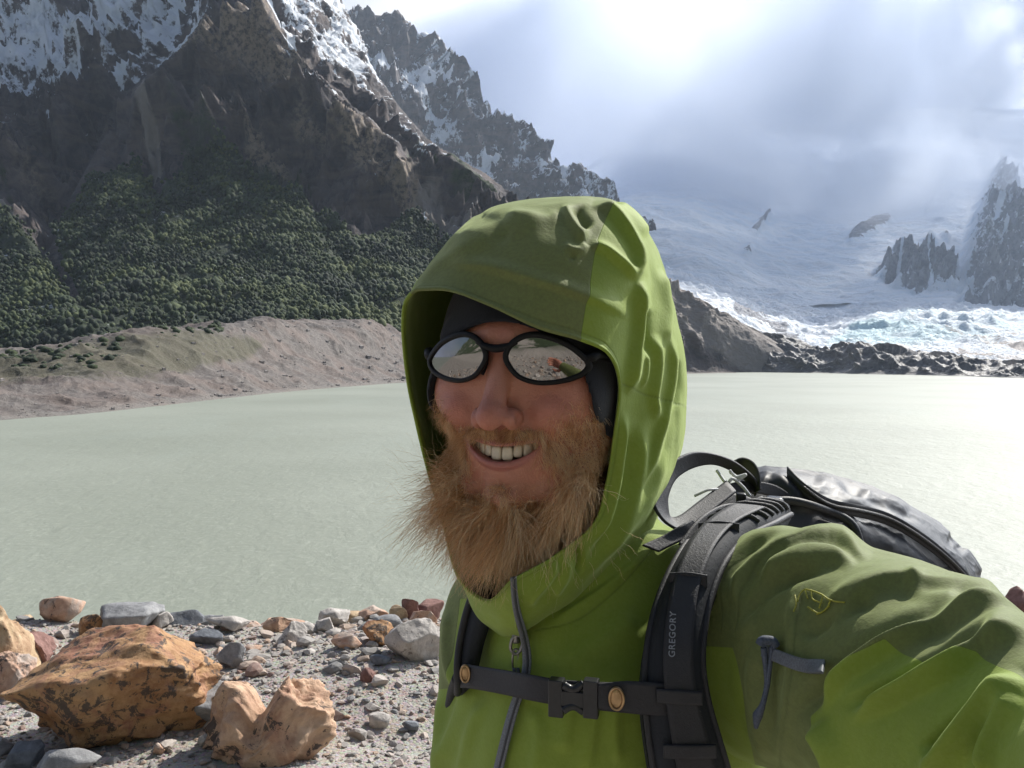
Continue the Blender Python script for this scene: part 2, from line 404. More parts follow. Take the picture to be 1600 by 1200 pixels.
# the near ridge hides its own top beyond the frame; right of x=420 it falls to the shore
ctrl = np.stack([P(cols, r[0], r[1]) for r in rows])
v, f, U, V = loft(ctrl, 420, 760)
x0, y0, D0 = proj(v)
n = normals(v, f); n *= np.sign(np.einsum('ij,ij->i', n, CAM - v))[:, None]
fade = sstep(y0, 600, 520) * sstep(x0, 1290, 850)
soft = 1 - .75 * softpoly(x0, y0, [(-500, 560), (-500, 340), (60, 390), (130, 280), (230, 280), (400, 300), (560, 370), (640, 345), (700, 420), (700, 560)], 15)
sh = v @ np.array([[1., 0, -.45], [0, 1, 0], [.3, 0, 1.]])
rd = ridged(sh / np.array([150., 150., 240.]), 8, gain=.58); rd -= rd.mean()
rd2 = ridged(sh / np.array([46., 46., 80.]) + 9, 6, gain=.6); rd2 -= rd2.mean()
sc = sstep(D0, 650, 1500) * .8 + .2
calm = 1 - .6 * sstep(U, 4.3, 5.6) * sstep(x0, 380, 520) - .3 * sstep(U, 4.6, 6)
calm = np.clip(calm, .25, 1)
v2 = v + n * ((rd * 44 * calm + rd2 * 15 * calm) * fade * soft * sc + (rd2 * 6 * calm + fbm(v / 16., 5, gain=.6) * 5) * fade * soft)[:, None]
v2 = px_fold(v2, n, [
    ([(380, -40), (385, 60), (350, 130), (250, 200), (210, 250)], 50, 90, 70),
    ([(400, 0), (440, 110), (520, 200), (610, 280), (655, 325)], 60, 22, 55),
    ([(150, 170), (100, 250), (60, 330)], 40, 30, -45),
    ([(75, 170), (70, 270), (62, 380), (150, 510)], 14, 22, -32),
    ([(240, 250), (243, 330), (250, 400)], 7, 9, -14),
    ([(470, 290), (500, 350), (560, 440), (600, 500)], 12, 16, -16),
    ([(0, 300), (30, 360), (110, 460), (165, 525)], 30, 20, 18),
    ([(130, 280), (180, 300), (220, 330)], 22, 22, 14),
    ([(430, 60), (480, 150), (560, 190), (700, 260)], 10, 16, -26),
    ([(580, 90), (640, 170), (700, 225), (830, 300)], 8, 12, -16),
    ([(600, 215), (700, 270), (780, 330)], 14, 20, 22),
    ([(0, 200), (60, 250), (90, 300)], 24, 16, 22),
])
snow = sstep(y0 + .10 * np.abs(x0 - 300), 235, 30) * .76 + .02
snow = np.where(x0 < 150, sstep(y0, 225, 60) * .78, snow)
snow = np.where(x0 > 460, np.maximum(snow * .85, .60 * sstep(y0 - .42 * (x0 - 460), 160, 60)), snow)
sl_ = lines_mask(x0, y0, [
    ([(300, 20), (265, 65), (225, 110), (193, 142)], 9, 1.0), ([(150, 0), (150, 45), (125, 100), (103, 137)], 8, 1.0),
    ([(240, 10), (180, 40), (150, 80)], 14, .9), ([(330, 0), (270, 20), (200, 30)], 16, .85),
    ([(230, 60), (175, 90), (110, 128)], 7, .8), ([(418, 45), (450, 100), (462, 130)], 6, .95), ([(345, 80), (330, 95)], 6, .8),
    ([(580, 100), (600, 128), (625, 152), (670, 205), (750, 255), (835, 306)], 7, 1.05), ([(500, 70), (515, 95)], 5, .7),
    ([(466, 150), (500, 180), (525, 205)], 6, .62), ([(560, 180), (640, 240), (700, 262)], 5, .55), ([(600, 130), (680, 195), (780, 262)], 10, .58),
    ([(72, 160), (76, 190)], 3, 1.0), ([(663, 335), (666, 362)], 2.5, .9)])
snow = np.maximum(snow, sl_)
snow -= .35 * np.exp(-((x0 - 395) / 45)**2) * sstep(y0, 0, 60)
snow *= sstep(y0, 430, 330)
tan = lines_mask(x0, y0, [([(340, 130), (400, 130), (460, 150)], 30, 1.0), ([(400, 250), (435, 280)], 22, .8), ([(560, 255), (600, 290), (645, 320)], 24, 1.0), ([(480, 230), (560, 260)], 20, .6), ([(0, 200), (70, 300)], 40, .45), ([(330, 190), (420, 200)], 26, .45)])
scree = lines_mask(x0, y0, [([(670, 320), (710, 380), (740, 430)], 24, 1.0), ([(245, 200), (243, 260)], 15, .8), ([(480, 180), (620, 240), (760, 330)], 12, .6), ([(1050, 440), (1120, 510), (1200, 560)], 42, 1.0), ([(0, 330), (60, 400)], 5, .8)])
WOOD = [[(-500, 560), (-500, 330), (0, 345), (62, 385), (105, 455), (160, 520), (160, 560)],
        [(165, 530), (120, 450), (88, 380), (90, 330), (130, 275), (215, 250), (236, 290), (243, 320), (252, 290), (300, 250), (360, 250), (420, 290), (480, 330), (560, 372), (610, 350), (650, 338), (690, 372), (760, 430), (860, 500), (900, 560), (165, 560)]]
wood = np.maximum(softpoly(x0, y0, WOOD[0], 8), softpoly(x0, y0, WOOD[1], 8))
wood = np.maximum(wood, lines_mask(x0, y0, [([(300, 240), (380, 270), (470, 310)], 40, .55), ([(640, 250), (740, 320)], 18, .6), ([(700, 290), (830, 350)], 14, .6), ([(0, 250), (20, 330)], 14, .5)]))
# spurs and hollows of the wooded slope
mt = mesh_obj('mountain', v2, f, MM, attrs={'snow': snow, 'tan': tan, 'scree': scree, 'wood': wood}); tag(mt, kind='structure')

# ---- the wood itself: thousands of small crowns as one mass
def leaf_mat(t):
    o = t.coord(); n = t.noise(.35, 4, .6, o); k = t.attr('tone')
    c = t.ramp(t.math('ADD', k, t.math('MULTIPLY', t.math('SUBTRACT', n, .5), .5)), [(0.0, (.008, .018, .006)), (.5, (.030, .052, .012)), (1.0, (.085, .105, .026))])
    return {'Base Color': c, 'Roughness': .8, 'Normal': t.bump(t.noise(1.2, 4, .7, o), .8, 1.0)}
cand = np.where((wood > .6) & (x0 > -330) & (x0 < 900) & (y0 < 545))[0]
xa, ya, _ = proj(v2); area = 1.0
gully = lines_mask(x0, y0, [([(62, 380), (110, 450), (165, 520)], 8, 1.0), ([(243, 290), (250, 380)], 4, .9), ([(480, 330), (540, 410), (600, 490)], 5, .8), ([(200, 400), (150, 480)], 4, .5)])
wgt = (D0[cand] / 800)**2 * (1 - .85 * gully[cand]) * np.clip(.75 + 1.2 * fbm(v2[cand] / 50. + 7, 3), .08, 1.5)
pick = RNG.choice(cand, 42000, p=wgt / wgt.sum())
tmpl = []
for k in range(6):
    a, b_ = ico(1); a = a * (1 + .34 * fbm(a * 1.6 + k * 9, 3) * 1.2)[:, None]; tmpl.append((a, b_))
b_ = tmpl[0][1]; K = len(pick); nv = len(tmpl[0][0]); arr = np.stack([q[0] for q in tmpl])
ang = RNG.uniform(0, 6.28, K); ca, sa = np.cos(ang), np.sin(ang); base = arr[RNG.integers(0, 6, K)]
sz = RNG.uniform(1.1, 2.4, K) * (1 + .55 * np.clip(fbm(v2[pick] / 45., 3), -.6, .9)) * np.where(RNG.random(K) < .06, 1.5, 1); pos = v2[pick] + RNG.normal(size=(K, 3)) * [3, 3, 1.0] + [0, 0, 2.0]
vx = (base[..., 0] * ca[:, None] - base[..., 1] * sa[:, None]); vy = (base[..., 0] * sa[:, None] + base[..., 1] * ca[:, None])
vv = np.stack([vx * sz[:, None], vy * sz[:, None], base[..., 2] * sz[:, None] * RNG.uniform(.9, 1.5, K)[:, None]], -1) + pos[:, None]
tone = np.repeat(np.clip(RNG.normal(.46, .24, K) + .7 * fbm(pos / 70., 4) - .35 * gully[pick], 0, 1), nv)
ff = (b_[None] + (np.arange(K) * nv)[:, None, None]).reshape(-1, 3)
fo = mesh_obj('forest', vv.reshape(-1, 3), ff, material('beech_leaves', leaf_mat), attrs={'tone': tone}); tag(fo, kind='stuff')

# ---- the far ridge behind it
cols = np.array([380, 470, 520, 545, 590, 640, 690, 725, 760, 800, 830, 870, 930, 1000, 1100])
ytop = np.array([-150, -60, 10, 42, 42, 58, 112, 132, 180, 200, 222, 268, 306, 370, 470])
rows = [(ytop + 400, 2900), (ytop + 250, 3100), (ytop + 120, 3300), (ytop + 50, 3450), (ytop, 3600), (ytop + 10, 3800), (ytop + 200, 4300)]
ctrl = np.stack([P(cols, r[0], np.full(len(cols), r[1])) for r in rows])
v, f, U, V = loft(ctrl, 240, 420); x0, y0, _ = proj(v); yt = np.interp(x0, cols, ytop)
n = normals(v, f); n *= np.sign(np.einsum('ij,ij->i', n, CAM - v))[:, None]
v2 = v + n * ((ridged(v / np.array([210., 210., 330.]) + 4, 7, gain=.58) - 1.15) * 60)[:, None] + np.array([0, 0, 1.]) * ((ridged(v / 60. + 3, 5) - 1.1) * 26)[:, None]
snow = .46 + .2 * fbm(v / 300., 3) + lines_mask(x0, y0, [([(590, 92), (640, 95), (680, 100)], 9, .5), ([(640, 130), (690, 170), (700, 195)], 14, .4), ([(735, 230), (770, 250)], 12, .4), ([(660, 105), (700, 120)], 8, .4), ([(840, 270), (900, 310)], 6, .3)])
fr = mesh_obj('far_ridge', v2, f, MM, attrs={'snow': snow, 'tan': snow * 0, 'scree': snow * 0 + .25, 'wood': snow * 0}); tag(fr, kind='structure')

# ---- moraine on the left shore
def moraine_mat(t):
    o = t.coord(); n1_ = t.noise(.05, 7, .6, o); n2_ = t.noise(.6, 7, .65, o); n3_ = t.noise(3.0, 4, .7, o)
    c = t.mix(t.mr(n2_, .3, .7), (.115, .10, .092), (.19, .168, .152))
    c = t.mix(t.math('MULTIPLY', t.mr(n1_, .42, .62), .45), c, (.19, .135, .11))
    c = t.mix(t.math('MULTIPLY', t.mr(t.math('ADD', t.attr('shrub'), t.math('MULTIPLY', t.math('SUBTRACT', n2_, .5), 1.2)), .4, .8), .8), c, (.085, .08, .045))
    c = t.mix(t.math('MULTIPLY', t.mr(t.attr('wet'), .2, 1.), .4), c, (.25, .235, .21))
    c = t.mix(t.mr(n3_, .66, .72), c, (.27, .25, .235))
    return {'Base Color': c, 'Roughness': .9, 'Normal': t.bump(t.math('ADD', n2_, t.math('MULTIPLY', n3_, .4)), .9, .8)}
cols = np.array([-700, -300, 0, 150, 330, 450, 560, 640, 760, 900, 1030, 1110, 1150])
ysh = np.array([760, 690, 657, 645, 625, 612, 603, 597.5, 593, 588, 585, 583.5, 583])
ytp = np.array([570, 560, 550, 530, 513, 504, 504, 508, 516, 530, 548, 568, 578])
Dsh = lakeD(ysh)
ymd = np.array([600, 598, 590, 588, 572, 560, 556, 556, 560, 566, 570, 576, 581])
rows = [(ysh + 14, Dsh * .93), (ysh, Dsh), (ysh * .72 + ymd * .28, Dsh * 1.08), (ymd, np.maximum(Dsh * 1.25, 260)), (ytp * .7 + ymd * .3, np.maximum(Dsh * 1.35, 300)), (ytp, np.maximum(Dsh * 1.45, 340)), (ytp + 4, np.maximum(Dsh * 1.6, 400)), (ytp + 60, np.maximum(Dsh * 1.9, 500))]
ctrl = np.stack([P(cols, r[0], r[1]) for r in rows]); ctrl[0, :, 2] = LAKE - 4; ctrl[1, :, 2] = LAKE
v, f, U, V = loft(ctrl, 300, 900); x0, y0, D0 = proj(v)
n = normals(v, f); n *= np.sign(n[:, 2:3])
amt = sstep(U, 1.0, 2.2)
v2 = v + n * ((ridged(v / np.array([26., 26., 26.]), 5) - .9) * 1.6 * amt + fbm(v / 5., 4) * .5 * (.35 + .65 * amt) + fbm(v / 60., 3) * 4 * sstep(U, 2.5, 4) )[:, None]
shrub = softpoly(x0, y0, [(-700, 560), (0, 548), (160, 530), (330, 515), (420, 530), (400, 560), (250, 590), (0, 600), (-700, 640)], 14)
mo = mesh_obj('moraine', v2, f, material('moraine_gravel', moraine_mat), attrs={'shrub': shrub * .8, 'wet': sstep(U, 2.2, 1.2)}); tag(mo, kind='structure')
MOR = (v2, x0, y0, D0, U)

# ---- rock slabs along the far shore, right
def slab_mat(t):
    o = t.coord(); n1_ = t.noise(.03, 8, .65, t.mapping(o, (1, 1, 2), rot=(0, R(25), 0)), dist=.7); n2_ = t.noise(.2, 7, .7, o)
    c = t.mix(t.mr(n1_, .4, .62), (.05, .05, .055), (.15, .14, .14)); c = t.mix(t.mr(n2_, .56, .68), c, (.27, .26, .26))
    c = t.mix(t.math('MULTIPLY', t.attr('scree'), .9), c, t.mix(n2_, (.19, .15, .135), (.32, .27, .24)))
    return {'Base Color': c, 'Roughness': .55, 'Normal': t.bump(t.math('ADD', n1_, t.math('MULTIPLY', n2_, .4)), .9, 4)}
cols = np.array([1000, 1060, 1110, 1160, 1210, 1250, 1290, 1345, 1400, 1450, 1520, 1600, 1750, 2000])
ysh = np.array([580, 581, 582, 581.5, 582, 582.5, 583, 584.5, 585.5, 586.5, 588.5, 591, 594, 600])
ytp = np.array([450, 492, 512, 524, 531, 538, 548, 541, 548, 556, 566, 574, 580, 588])
Dsh = lakeD(ysh)
rows = [(ysh + 3, Dsh * .97), (ysh, Dsh), (ysh * .6 + ytp * .4, Dsh + 16), (ysh * .25 + ytp * .75, Dsh + 45), (ytp, Dsh + 85), (ytp + 2, Dsh + 120), (ytp + 40, Dsh + 220)]
ctrl = np.stack([P(cols, r[0], r[1]) for r in rows]); ctrl[0, :, 2] = LAKE - 4; ctrl[1, :, 2] = LAKE
v, f, U, V = loft(ctrl, 160, 700); x0, y0, D0 = proj(v); n = normals(v, f); n *= np.sign(np.einsum('ij,ij->i', n, CAM - v))[:, None]
q = v @ np.array([[.8, -.2, .5], [.2, 1, 0], [-.6, .1, .8]])
v2 = v + n * (((ridged(q / np.array([60., 60., 20.]), 6, gain=.55) - 1.0) * 5.5 + fbm(v / 9., 4) * 1.5) * sstep(U, .9, 2))[:, None]
scr = sstep(x0 - 1.1 * (y0 - 500), 1150, 1080) * sstep(y0, 575, 545)
rs = mesh_obj('rocky_shore', v2, f, material('slab_rock', slab_mat), attrs={'scree': scr}); tag(rs, kind='structure')

# ---- glacier and the snow wall above it
def ice_mat(t):
    o = t.coord(); n1_ = t.noise(.008, 8, .68, t.mapping(o, (1, 2.2, 1)), dist=1.0); n2_ = t.noise(.05, 7, .7, o, dist=.5); n3_ = t.noise(.0022, 6, .6, o)
    c = t.mix(t.mr(n1_, .42, .6), (.84, .87, .92), (.76, .83, .92))
    c = t.mix(t.math('MULTIPLY', t.mr(n3_, .40, .60), t.attr('ice')), c, (.55, .74, .80))
    dirt = t.math('ADD', t.attr('dirt'), t.math('MULTIPLY', t.math('SUBTRACT', n1_, .5), 2.2))
    c = t.mix(t.math('MULTIPLY', t.mr(dirt, .55, .75), .8), c, (.36, .28, .23))
    rk = t.math('ADD', t.attr('rock'), t.math('ADD', t.math('MULTIPLY', t.math('SUBTRACT', n1_, .5), 1.3), t.math('MULTIPLY', t.math('SUBTRACT', n2_, .5), 1.0)))
    c = t.mix(t.mr(rk, .50, .66, 0, .85), c, t.mix(t.mr(n2_, .4, .6), (.11, .11, .14), (.24, .23, .26)))
    return {'Base Color': c, 'Roughness': .7, 'Normal': t.bump(t.math('ADD', n1_, t.math('MULTIPLY', n2_, .5)), .8, 22)}
IM = material('glacier_ice', ice_mat)
cols = np.array([1040, 1120, 1180, 1230, 1290, 1360, 1440, 1520, 1600, 1720, 1900])
y = lambda *a: np.array(a, float)
rows = [
    (y(600, 600, 600, 600, 600, 600, 600, 605, 610, 615, 620), 1080),
    (y(560, 556, 553, 550, 552, 552, 560, 566, 572, 578, 585), 1150),
    (y(510, 512, 520, 535, 540, 536, 540, 545, 552, 560, 570), 1350),
    (y(480, 486, 500, 520, 530, 522, 520, 524, 530, 538, 550), 1650),
    (y(455, 468, 490, 505, 512, 498, 492, 492, 498, 505, 515), 2000),
    (y(430, 452, 475, 485, 488, 484, 480, 481, 486, 492, 500), 2600),
    (y(415, 440, 460, 468, 470, 470, 470, 473, 477, 482, 490), 3100)]
ctrl = np.stack([P(cols, r[0], np.full(len(cols), float(r[1]))) for r in rows])
v, f, U, V = loft(ctrl, 330, 560); x0, y0, D0 = proj(v); n = normals(v, f); n *= np.sign(n[:, 2:3])
cre = ridged(v @ np.array([[.9, .4, 0], [-.4, .9, 0], [0, 0, 1]]) / np.array([70., 24., 60.]), 5, gain=.6) - .8
v2 = v + n * (cre * 3.5 + (ridged(v / 130., 5) - .9) * 12 * sstep(D0, 1150, 1600))[:, None]
ice = softpoly(x0, y0, [(1290, 540), (1340, 500), (1420, 488), (1900, 500), (1900, 540), (1500, 530), (1380, 540)], 8)
dirt = lines_mask(x0, y0, [([(1480, 515), (1530, 530), (1600, 545)], 10, .75), ([(1500, 550), (1560, 558), (1620, 566)], 8, .7), ([(1560, 512), (1620, 520)], 8, .5)])
rock = lines_mask(x0, y0, [([(1150, 480), (1190, 500), (1225, 515)], 9, .85), ([(1190, 520), (1240, 530)], 10, .8), ([(1240, 500), (1260, 540)], 5, .5)])
gl = mesh_obj('glacier', v2, f, IM, attrs={'ice': ice, 'dirt': dirt, 'rock': rock}); tag(gl, kind='structure')

cols = np.array([850, 930, 1000, 1100, 1200, 1300, 1400, 1500, 1600, 1750, 1950])
rows = [
    (y(600, 520, 470, 440, 478, 482, 482, 484, 488, 495, 500), 2900),
    (y(480, 440, 415, 415, 455, 462, 463, 466, 472, 480, 490), 3150),
    (y(420, 390, 365, 370, 410, 415, 415, 415, 420, 430, 440), 3600),
    (y(370, 345, 320, 320, 350, 355, 350, 340, 345, 360, 380), 4300),
    (y(330, 300, 270, 265, 285, 290, 285, 270, 275, 290, 310), 5200),
    (y(300, 260, 215, 190, 190, 185, 180, 175, 180, 200, 240), 6400),
    (y(300, 270, 235, 215, 215, 210, 205, 200, 205, 225, 260), 7200)]
ctrl = np.stack([P(cols, r[0], np.full(len(cols), float(r[1]))) for r in rows])
v, f, U, V = loft(ctrl, 360, 620); x0, y0, D0 = proj(v); n = normals(v, f); n *= np.sign(np.einsum('ij,ij->i', n, CAM - v))[:, None]
pin = softpoly(x0, y0, [(1555, 272), (1572, 300), (1600, 330), (1700, 360), (1800, 560), (1500, 540), (1500, 470), (1512, 395), (1522, 350), (1540, 300)], 14)
mass = softpoly(x0, y0, [(1362, 425), (1400, 392), (1455, 380), (1492, 410), (1504, 470), (1430, 466), (1395, 450)], 9)
small = np.maximum.reduce([softpoly(x0, y0, q_, 5) for q_ in ([(1322, 372), (1350, 350), (1390, 325), (1396, 345), (1365, 368), (1330, 378)], [(1170, 362), (1200, 335), (1203, 342), (1180, 368)], [(1155, 395), (1168, 386), (1172, 400), (1160, 404)], [(1448, 320), (1462, 308), (1460, 318), (1448, 326)], [(1468, 370), (1484, 366), (1480, 380)])])
v2 = v + n * (fbm(v / 900., 6, gain=.46) * 55 + (ridged(v / np.array([200., 200., 320.]), 7, gain=.6) - 1.1) * (7 + 75 * np.clip(pin + mass, 0, 1)) + pin * 130 * sstep(U, 1.0, 2.3) + mass * 45 * sstep(U, 1.0, 2.0) + small * 30 )[:, None]
gul = lines_mask(x0, y0, [([(1408, 390), (1400, 445)], 2.5, 1.), ([(1447, 385), (1450, 465)], 2, 1.), ([(1488, 390), (1500, 430), (1510, 470)], 4, 1.), ([(1540, 330), (1560, 400)], 3, .7)])
rock = np.clip(np.maximum.reduce([pin * .68, mass * .84, small * .78]) - gul * .6, 0, 1)
sm = mesh_obj('snow_mountain', v2, f, IM, attrs={'ice': rock * 0, 'dirt': rock * 0, 'rock': rock}); tag(sm, kind='structure')

# ---- low cloud that swallows the top of the snow mountain, and the air itself
def cloud_mat(t):
    pass
def volume(name, build):
    m = bpy.data.materials.new(name); m.use_nodes = True; q = NT(m.node_tree); q.n.clear()
    out = q.n.new('ShaderNodeOutputMaterial'); q.l.new(build(q), out.inputs['Volume']); return m
a_, b_ = ico(4)
cc = P(1390, 125, 4700.)
cv = a_ * (1 + .16 * fbm(a_ * 1.7 + 3, 4))[:, None] * np.array([2600., 1300., 880.]) + cc
def cl(q):
    nn = q.noise(.0011, 5, .6, q.coord(), dist=.6)
    dn = q.math('MULTIPLY', q.mr(nn, .36, .62), .0040)
    return q.add('ShaderNodeVolumePrincipled', {'Color': (.85, .905, 1, 1), 'Density': dn, 'Anisotropy': .4})
CL = mesh_obj('cloud', cv, b_, volume('cloud_vapour', cl), loc=cc); tag(CL, kind='stuff')
CL.data.materials[0].cycles.volume_step_rate = 6 if hasattr(CL.data.materials[0].cycles, 'volume_step_rate') else 1
hv = np.array([[x, y_, z] for x in (-3500, 7500) for y_ in (-900, 9000) for z in (-140, 2300)], float)
hf = np.array([[0, 1, 3, 2], [4, 6, 7, 5], [0, 4, 5, 1], [2, 3, 7, 6], [0, 2, 6, 4], [1, 5, 7, 3]])
def hz(q): return q.add('ShaderNodeVolumePrincipled', {'Color': (.72, .84, 1, 1), 'Density': 4.0e-5, 'Anisotropy': .2})
HZ = mesh_obj('haze', hv, hf, volume('thin_haze', hz), smooth=False); tag(HZ, kind='stuff')

# ================================================================== THE NEAR BANK
def ground_h(x, y):
    r = np.hypot(x, y)
    h = .10 * fbm(np.stack([x / 1.6, y / 1.6, 0 * x], -1), 4) * sstep(r, 1.0, 2.6) + .02 * fbm(np.stack([x * 2.2, y * 2.2, 0 * x + 5], -1), 4)
    edge = 5.45 + .22 * noise3(np.stack([x / 2.3, 0 * x, 0 * x + 2], -1)) + .015 * x
    over = y - edge
    h = h * (1 - .6 * sstep(y, 4.2, 5.3)) + .0 * np.exp(-(over / .7)**2) - np.where(over > 0, over * .78 + .0 * over, 0)
    h = h + sstep(-y, 3, 30) * 4.5 + sstep(-y, 25, 230) * 115 * (1 + .3 * noise3(np.stack([x / 60, y / 60, 0 * x], -1))) + .9 * fbm(np.stack([x / 9, y / 9, 0 * x + 8], -1), 4) * sstep(-y, 2, 12)
    return np.maximum(h, LAKE - 6 + 0 * h)
def ground_mat(t):
    o = t.coord(); n1_ = t.noise(1.1, 7, .65, o); n2_ = t.noise(14, 6, .7, o); n3_ = t.vor(70, o); n4_ = t.noise(120, 3, .7, o)
    vc = t.vor(70, o, out=1)
    c = t.mix(t.mr(n1_, .3, .7), (.33, .295, .255), (.41, .375, .33))
    c = t.mix(t.mr(n2_, .35, .7), c, (.44, .40, .36))
    c = t.mix(t.math('MULTIPLY', t.mr(n4_, .35, .65), .5), c, (.20, .185, .17))
    c = t.mix(.22, c, vc, 'SOFT_LIGHT')
    back = t.mr(t.sep(o)[1], -16, -30)
    c = t.mix(t.math('MULTIPLY', back, t.mr(t.noise(.03, 4, .6, o), .37, .45)), c, (.035, .055, .02))
    return {'Base Color': c, 'Roughness': .92, 'Normal': t.bump(t.math('ADD', t.math('MULTIPLY', n3_, -.6), t.math('ADD', n2_, t.math('MULTIPLY', n4_, .5))), .8, .012)}
gx = np.concatenate([-np.geomspace(900, 8, 26), np.linspace(-7, 7, 300), np.geomspace(8, 1200, 26)])
gy = np.concatenate([-np.geomspace(700, 3, 40), np.linspace(-2.8, 8.5, 260), np.linspace(9, 24, 20)])
X, Y = np.meshgrid(gx, gy, indexing='ij')
gd = mesh_obj('ground', np.stack([X, Y, ground_h(X.ravel(), Y.ravel()).reshape(X.shape)], -1).reshape(-1, 3), grid_faces(len(gx), len(gy)), material('gravel_ground', ground_mat))
tag(gd, kind='structure')

# ---- rocks
def rock_mat(name, a, b_, c_=None, spots=.0, s=1.0, lichen=(.03, .03, .032), grain=.2):
    def bld(t):
        o = t.coord(); n1_ = t.noise(3.2 * s, 6, .62, o, dist=.8); n2_ = t.noise(13 * s, 7, .68, o); n3_ = t.noise(60 * s, 5, .7, o); g = t.noise(240, 3, .6, o)
        c = t.mix(t.mr(n1_, .35, .65), a, b_)
        if c_: c = t.mix(t.mr(t.noise(2.1 * s, 5, .6, t.mapping(o, loc=(5, 2, 1)), dist=1.2), .48, .62), c, c_)
        c = t.mix(t.math('MULTIPLY', t.mr(n2_, .35, .7), .35), c, tuple(min(1, q * 1.5 + .05) for q in b_))
        c = t.mix(t.math('MULTIPLY', t.mr(g, .55, .7), grain), c, (.05, .05, .05))
        if spots:
            vv_ = t.noise(9 * s, 6, .75, t.mapping(o, loc=(1, 7, 3)), dist=.5); big = t.noise(2.6 * s, 3, .5, t.mapping(o, loc=(9, 1, 3)))
            c = t.mix(t.math('MULTIPLY', t.mr(t.math('ADD', vv_, t.math('MULTIPLY', big, .35)), .78 - spots * .1, .82 - spots * .1), .85), c, lichen)
        return {'Base Color': c, 'Roughness': .8, 'Normal': t.bump(t.math('ADD', n2_, t.math('MULTIPLY', n3_, .5)), .8, .02 / s)}
    return material(name, bld)
RM = {
    'orange': rock_mat('orange_rock', (.27, .125, .05), (.44, .26, .12), (.28, .12, .075), .72, 1.7, (.05, .045, .042)),
    'pinkish': rock_mat('pink_rock', (.42, .25, .16), (.55, .37, .24), (.35, .19, .12), .45, 1.6),
    'tan': rock_mat('tan_rock', (.40, .27, .15), (.55, .42, .27), (.33, .2, .11), .1, 1.2),
    'grey': rock_mat('grey_rock', (.17, .17, .175), (.30, .30, .30), None, 0, 2.0),
    'bluish': rock_mat('bluish_rock', (.10, .11, .125), (.20, .21, .23), None, 0, 2.0),
    'pale': rock_mat('pale_rock', (.36, .33, .30), (.50, .46, .42), None, .25, 2.0, (.16, .14, .13), .35),
    'red': rock_mat('red_rock', (.16, .075, .06), (.25, .13, .105), None, 0, 2.5),
    'salmon': rock_mat('salmon_rock', (.42, .24, .16), (.52, .35, .25), (.40, .33, .28), .1, 2.0),
}
_ic = {k: ico(k) for k in (2, 3, 4, 5, 6)}
def rock_shape(seed, sub, dims, planes=14, rough=.10, cut=(.55, .95), strata=0.0):
    r = np.random.default_rng(seed); a, f_ = _ic[sub]; v = a * 1.25
    for k in range(planes):
        nn = r.normal(size=3); nn /= np.linalg.norm(nn); dd = r.uniform(*cut)
        e = v @ nn - dd; v = v - np.where(e > 0, e, 0)[:, None] * nn * .97
    nn = v / np.linalg.norm(v, axis=1, keepdims=True)
    q = v + r.uniform(0, 50, 3)
    v = v + nn * (rough * (.8 * fbm(q * 1.3, 6, gain=.55) + .5 * (ridged(q * 1.7, 5) - 1.0)))[:, None]
    if strata: v = v + nn * (strata * np.abs(noise3(q * np.array([1.5, 1.5, 7.]))))[:, None]
    v = (v - (v.max(0) + v.min(0)) / 2); v = v / np.abs(v).max(0) * np.asarray(dims) * .5
    return v, f_
USED = []
def rock(label, px, pyb, wpx, hpx, mat, seed, depthf=.8, sub=4, rz=0, name='rock', sink=.22, planes=14, rough=.10, cut=(.55, .95), zoff=0, cat='rock', d=None, edit=None):
    """px: centre x, pyb: photo y of its foot, size in photo px; stands on the ground there"""
    D = d or float(groundD(pyb)); W = wpx / F * D; H = hpx / F * D / (1 - sink) * 1.0
    Dc = D + W * depthf * .35
    v, f_ = rock_shape(seed, sub, (W, W * depthf, H), planes, rough, cut)
    if edit: v = edit(v / np.array([W, W * depthf, H]) * 2) * np.array([W, W * depthf, H]) * .5
    p = P(px, 600, Dc); p[2] = float(ground_h(np.array([p[0]]), np.array([p[1]]))[0])
    b_ = np.array([p[0], p[1], p[2] + zoff]); c, s_ = math.cos(rz), math.sin(rz)
    v = v @ np.array([[c, s_, 0], [-s_, c, 0], [0, 0, 1.]]) + b_ + [0, 0, H * .5 - H * sink]
    o = mesh_obj(name, v, f_, RM[mat], loc=b_); USED.append((px, pyb - hpx / 2, max(wpx, hpx) / 2, b_, W))
    return tag(o, label, cat)

def boulder_edit(v):
    # a flat top falling to the right, an overhanging front nose on the left, a hollow under it
    x, y_, z = v.T
    z2 = z - .35 * sstep(x, .3, 1.0) * (z > 0) * z - .45 * sstep(-x, .35, 1.0) * np.maximum(z, 0)
    k = 1 + .28 * sstep(-z, .1, .8); x = x * k; y_ = y_ * k
    x2 = x + .12 * (z < 0) * z * (x > 0) * 1.0
    return np.stack([x2, y_ - .15 * z2, z2], 1)
rock('big orange-brown boulder blotched with dark lichen, largest on the bank', 170, 1172, 340, 172, 'orange', 41, .7, 6, rough=.11, name='boulder', planes=18, cut=(.72, 1.0), sink=.24, cat='boulder', edit=boulder_edit)
def saddle(v):
    x, y_, z = v.T
    z = z - .62 * np.exp(-((x + .02) / .22)**2) * sstep(z, -.5, .6) + .16 * sstep(x, .3, .9)
    k = 1 + .4 * sstep(-z, .0, .8); x = x * k; y_ = y_ * k; z = z + .3 * x
    return np.stack([x, y_, z], 1)
rock('pink-orange rock with a hollow in its top, dark speckles', 415, 1196, 215, 128, 'pinkish', 57, .7, 6, rough=.14, planes=14, cut=(.7, 1.0), sink=.22, edit=saddle, cat='rock')
rock('smooth flat light grey stone wedged between the two orange boulders', 322, 1143, 125, 52, 'grey', 5, .8, 5, name='stone', rough=.05, cat='stone')
rock('pale speckled granite rock beside the man at the right end of the bank', 648, 1056, 100, 66, 'pale', 88, .75, 5, rough=.06)
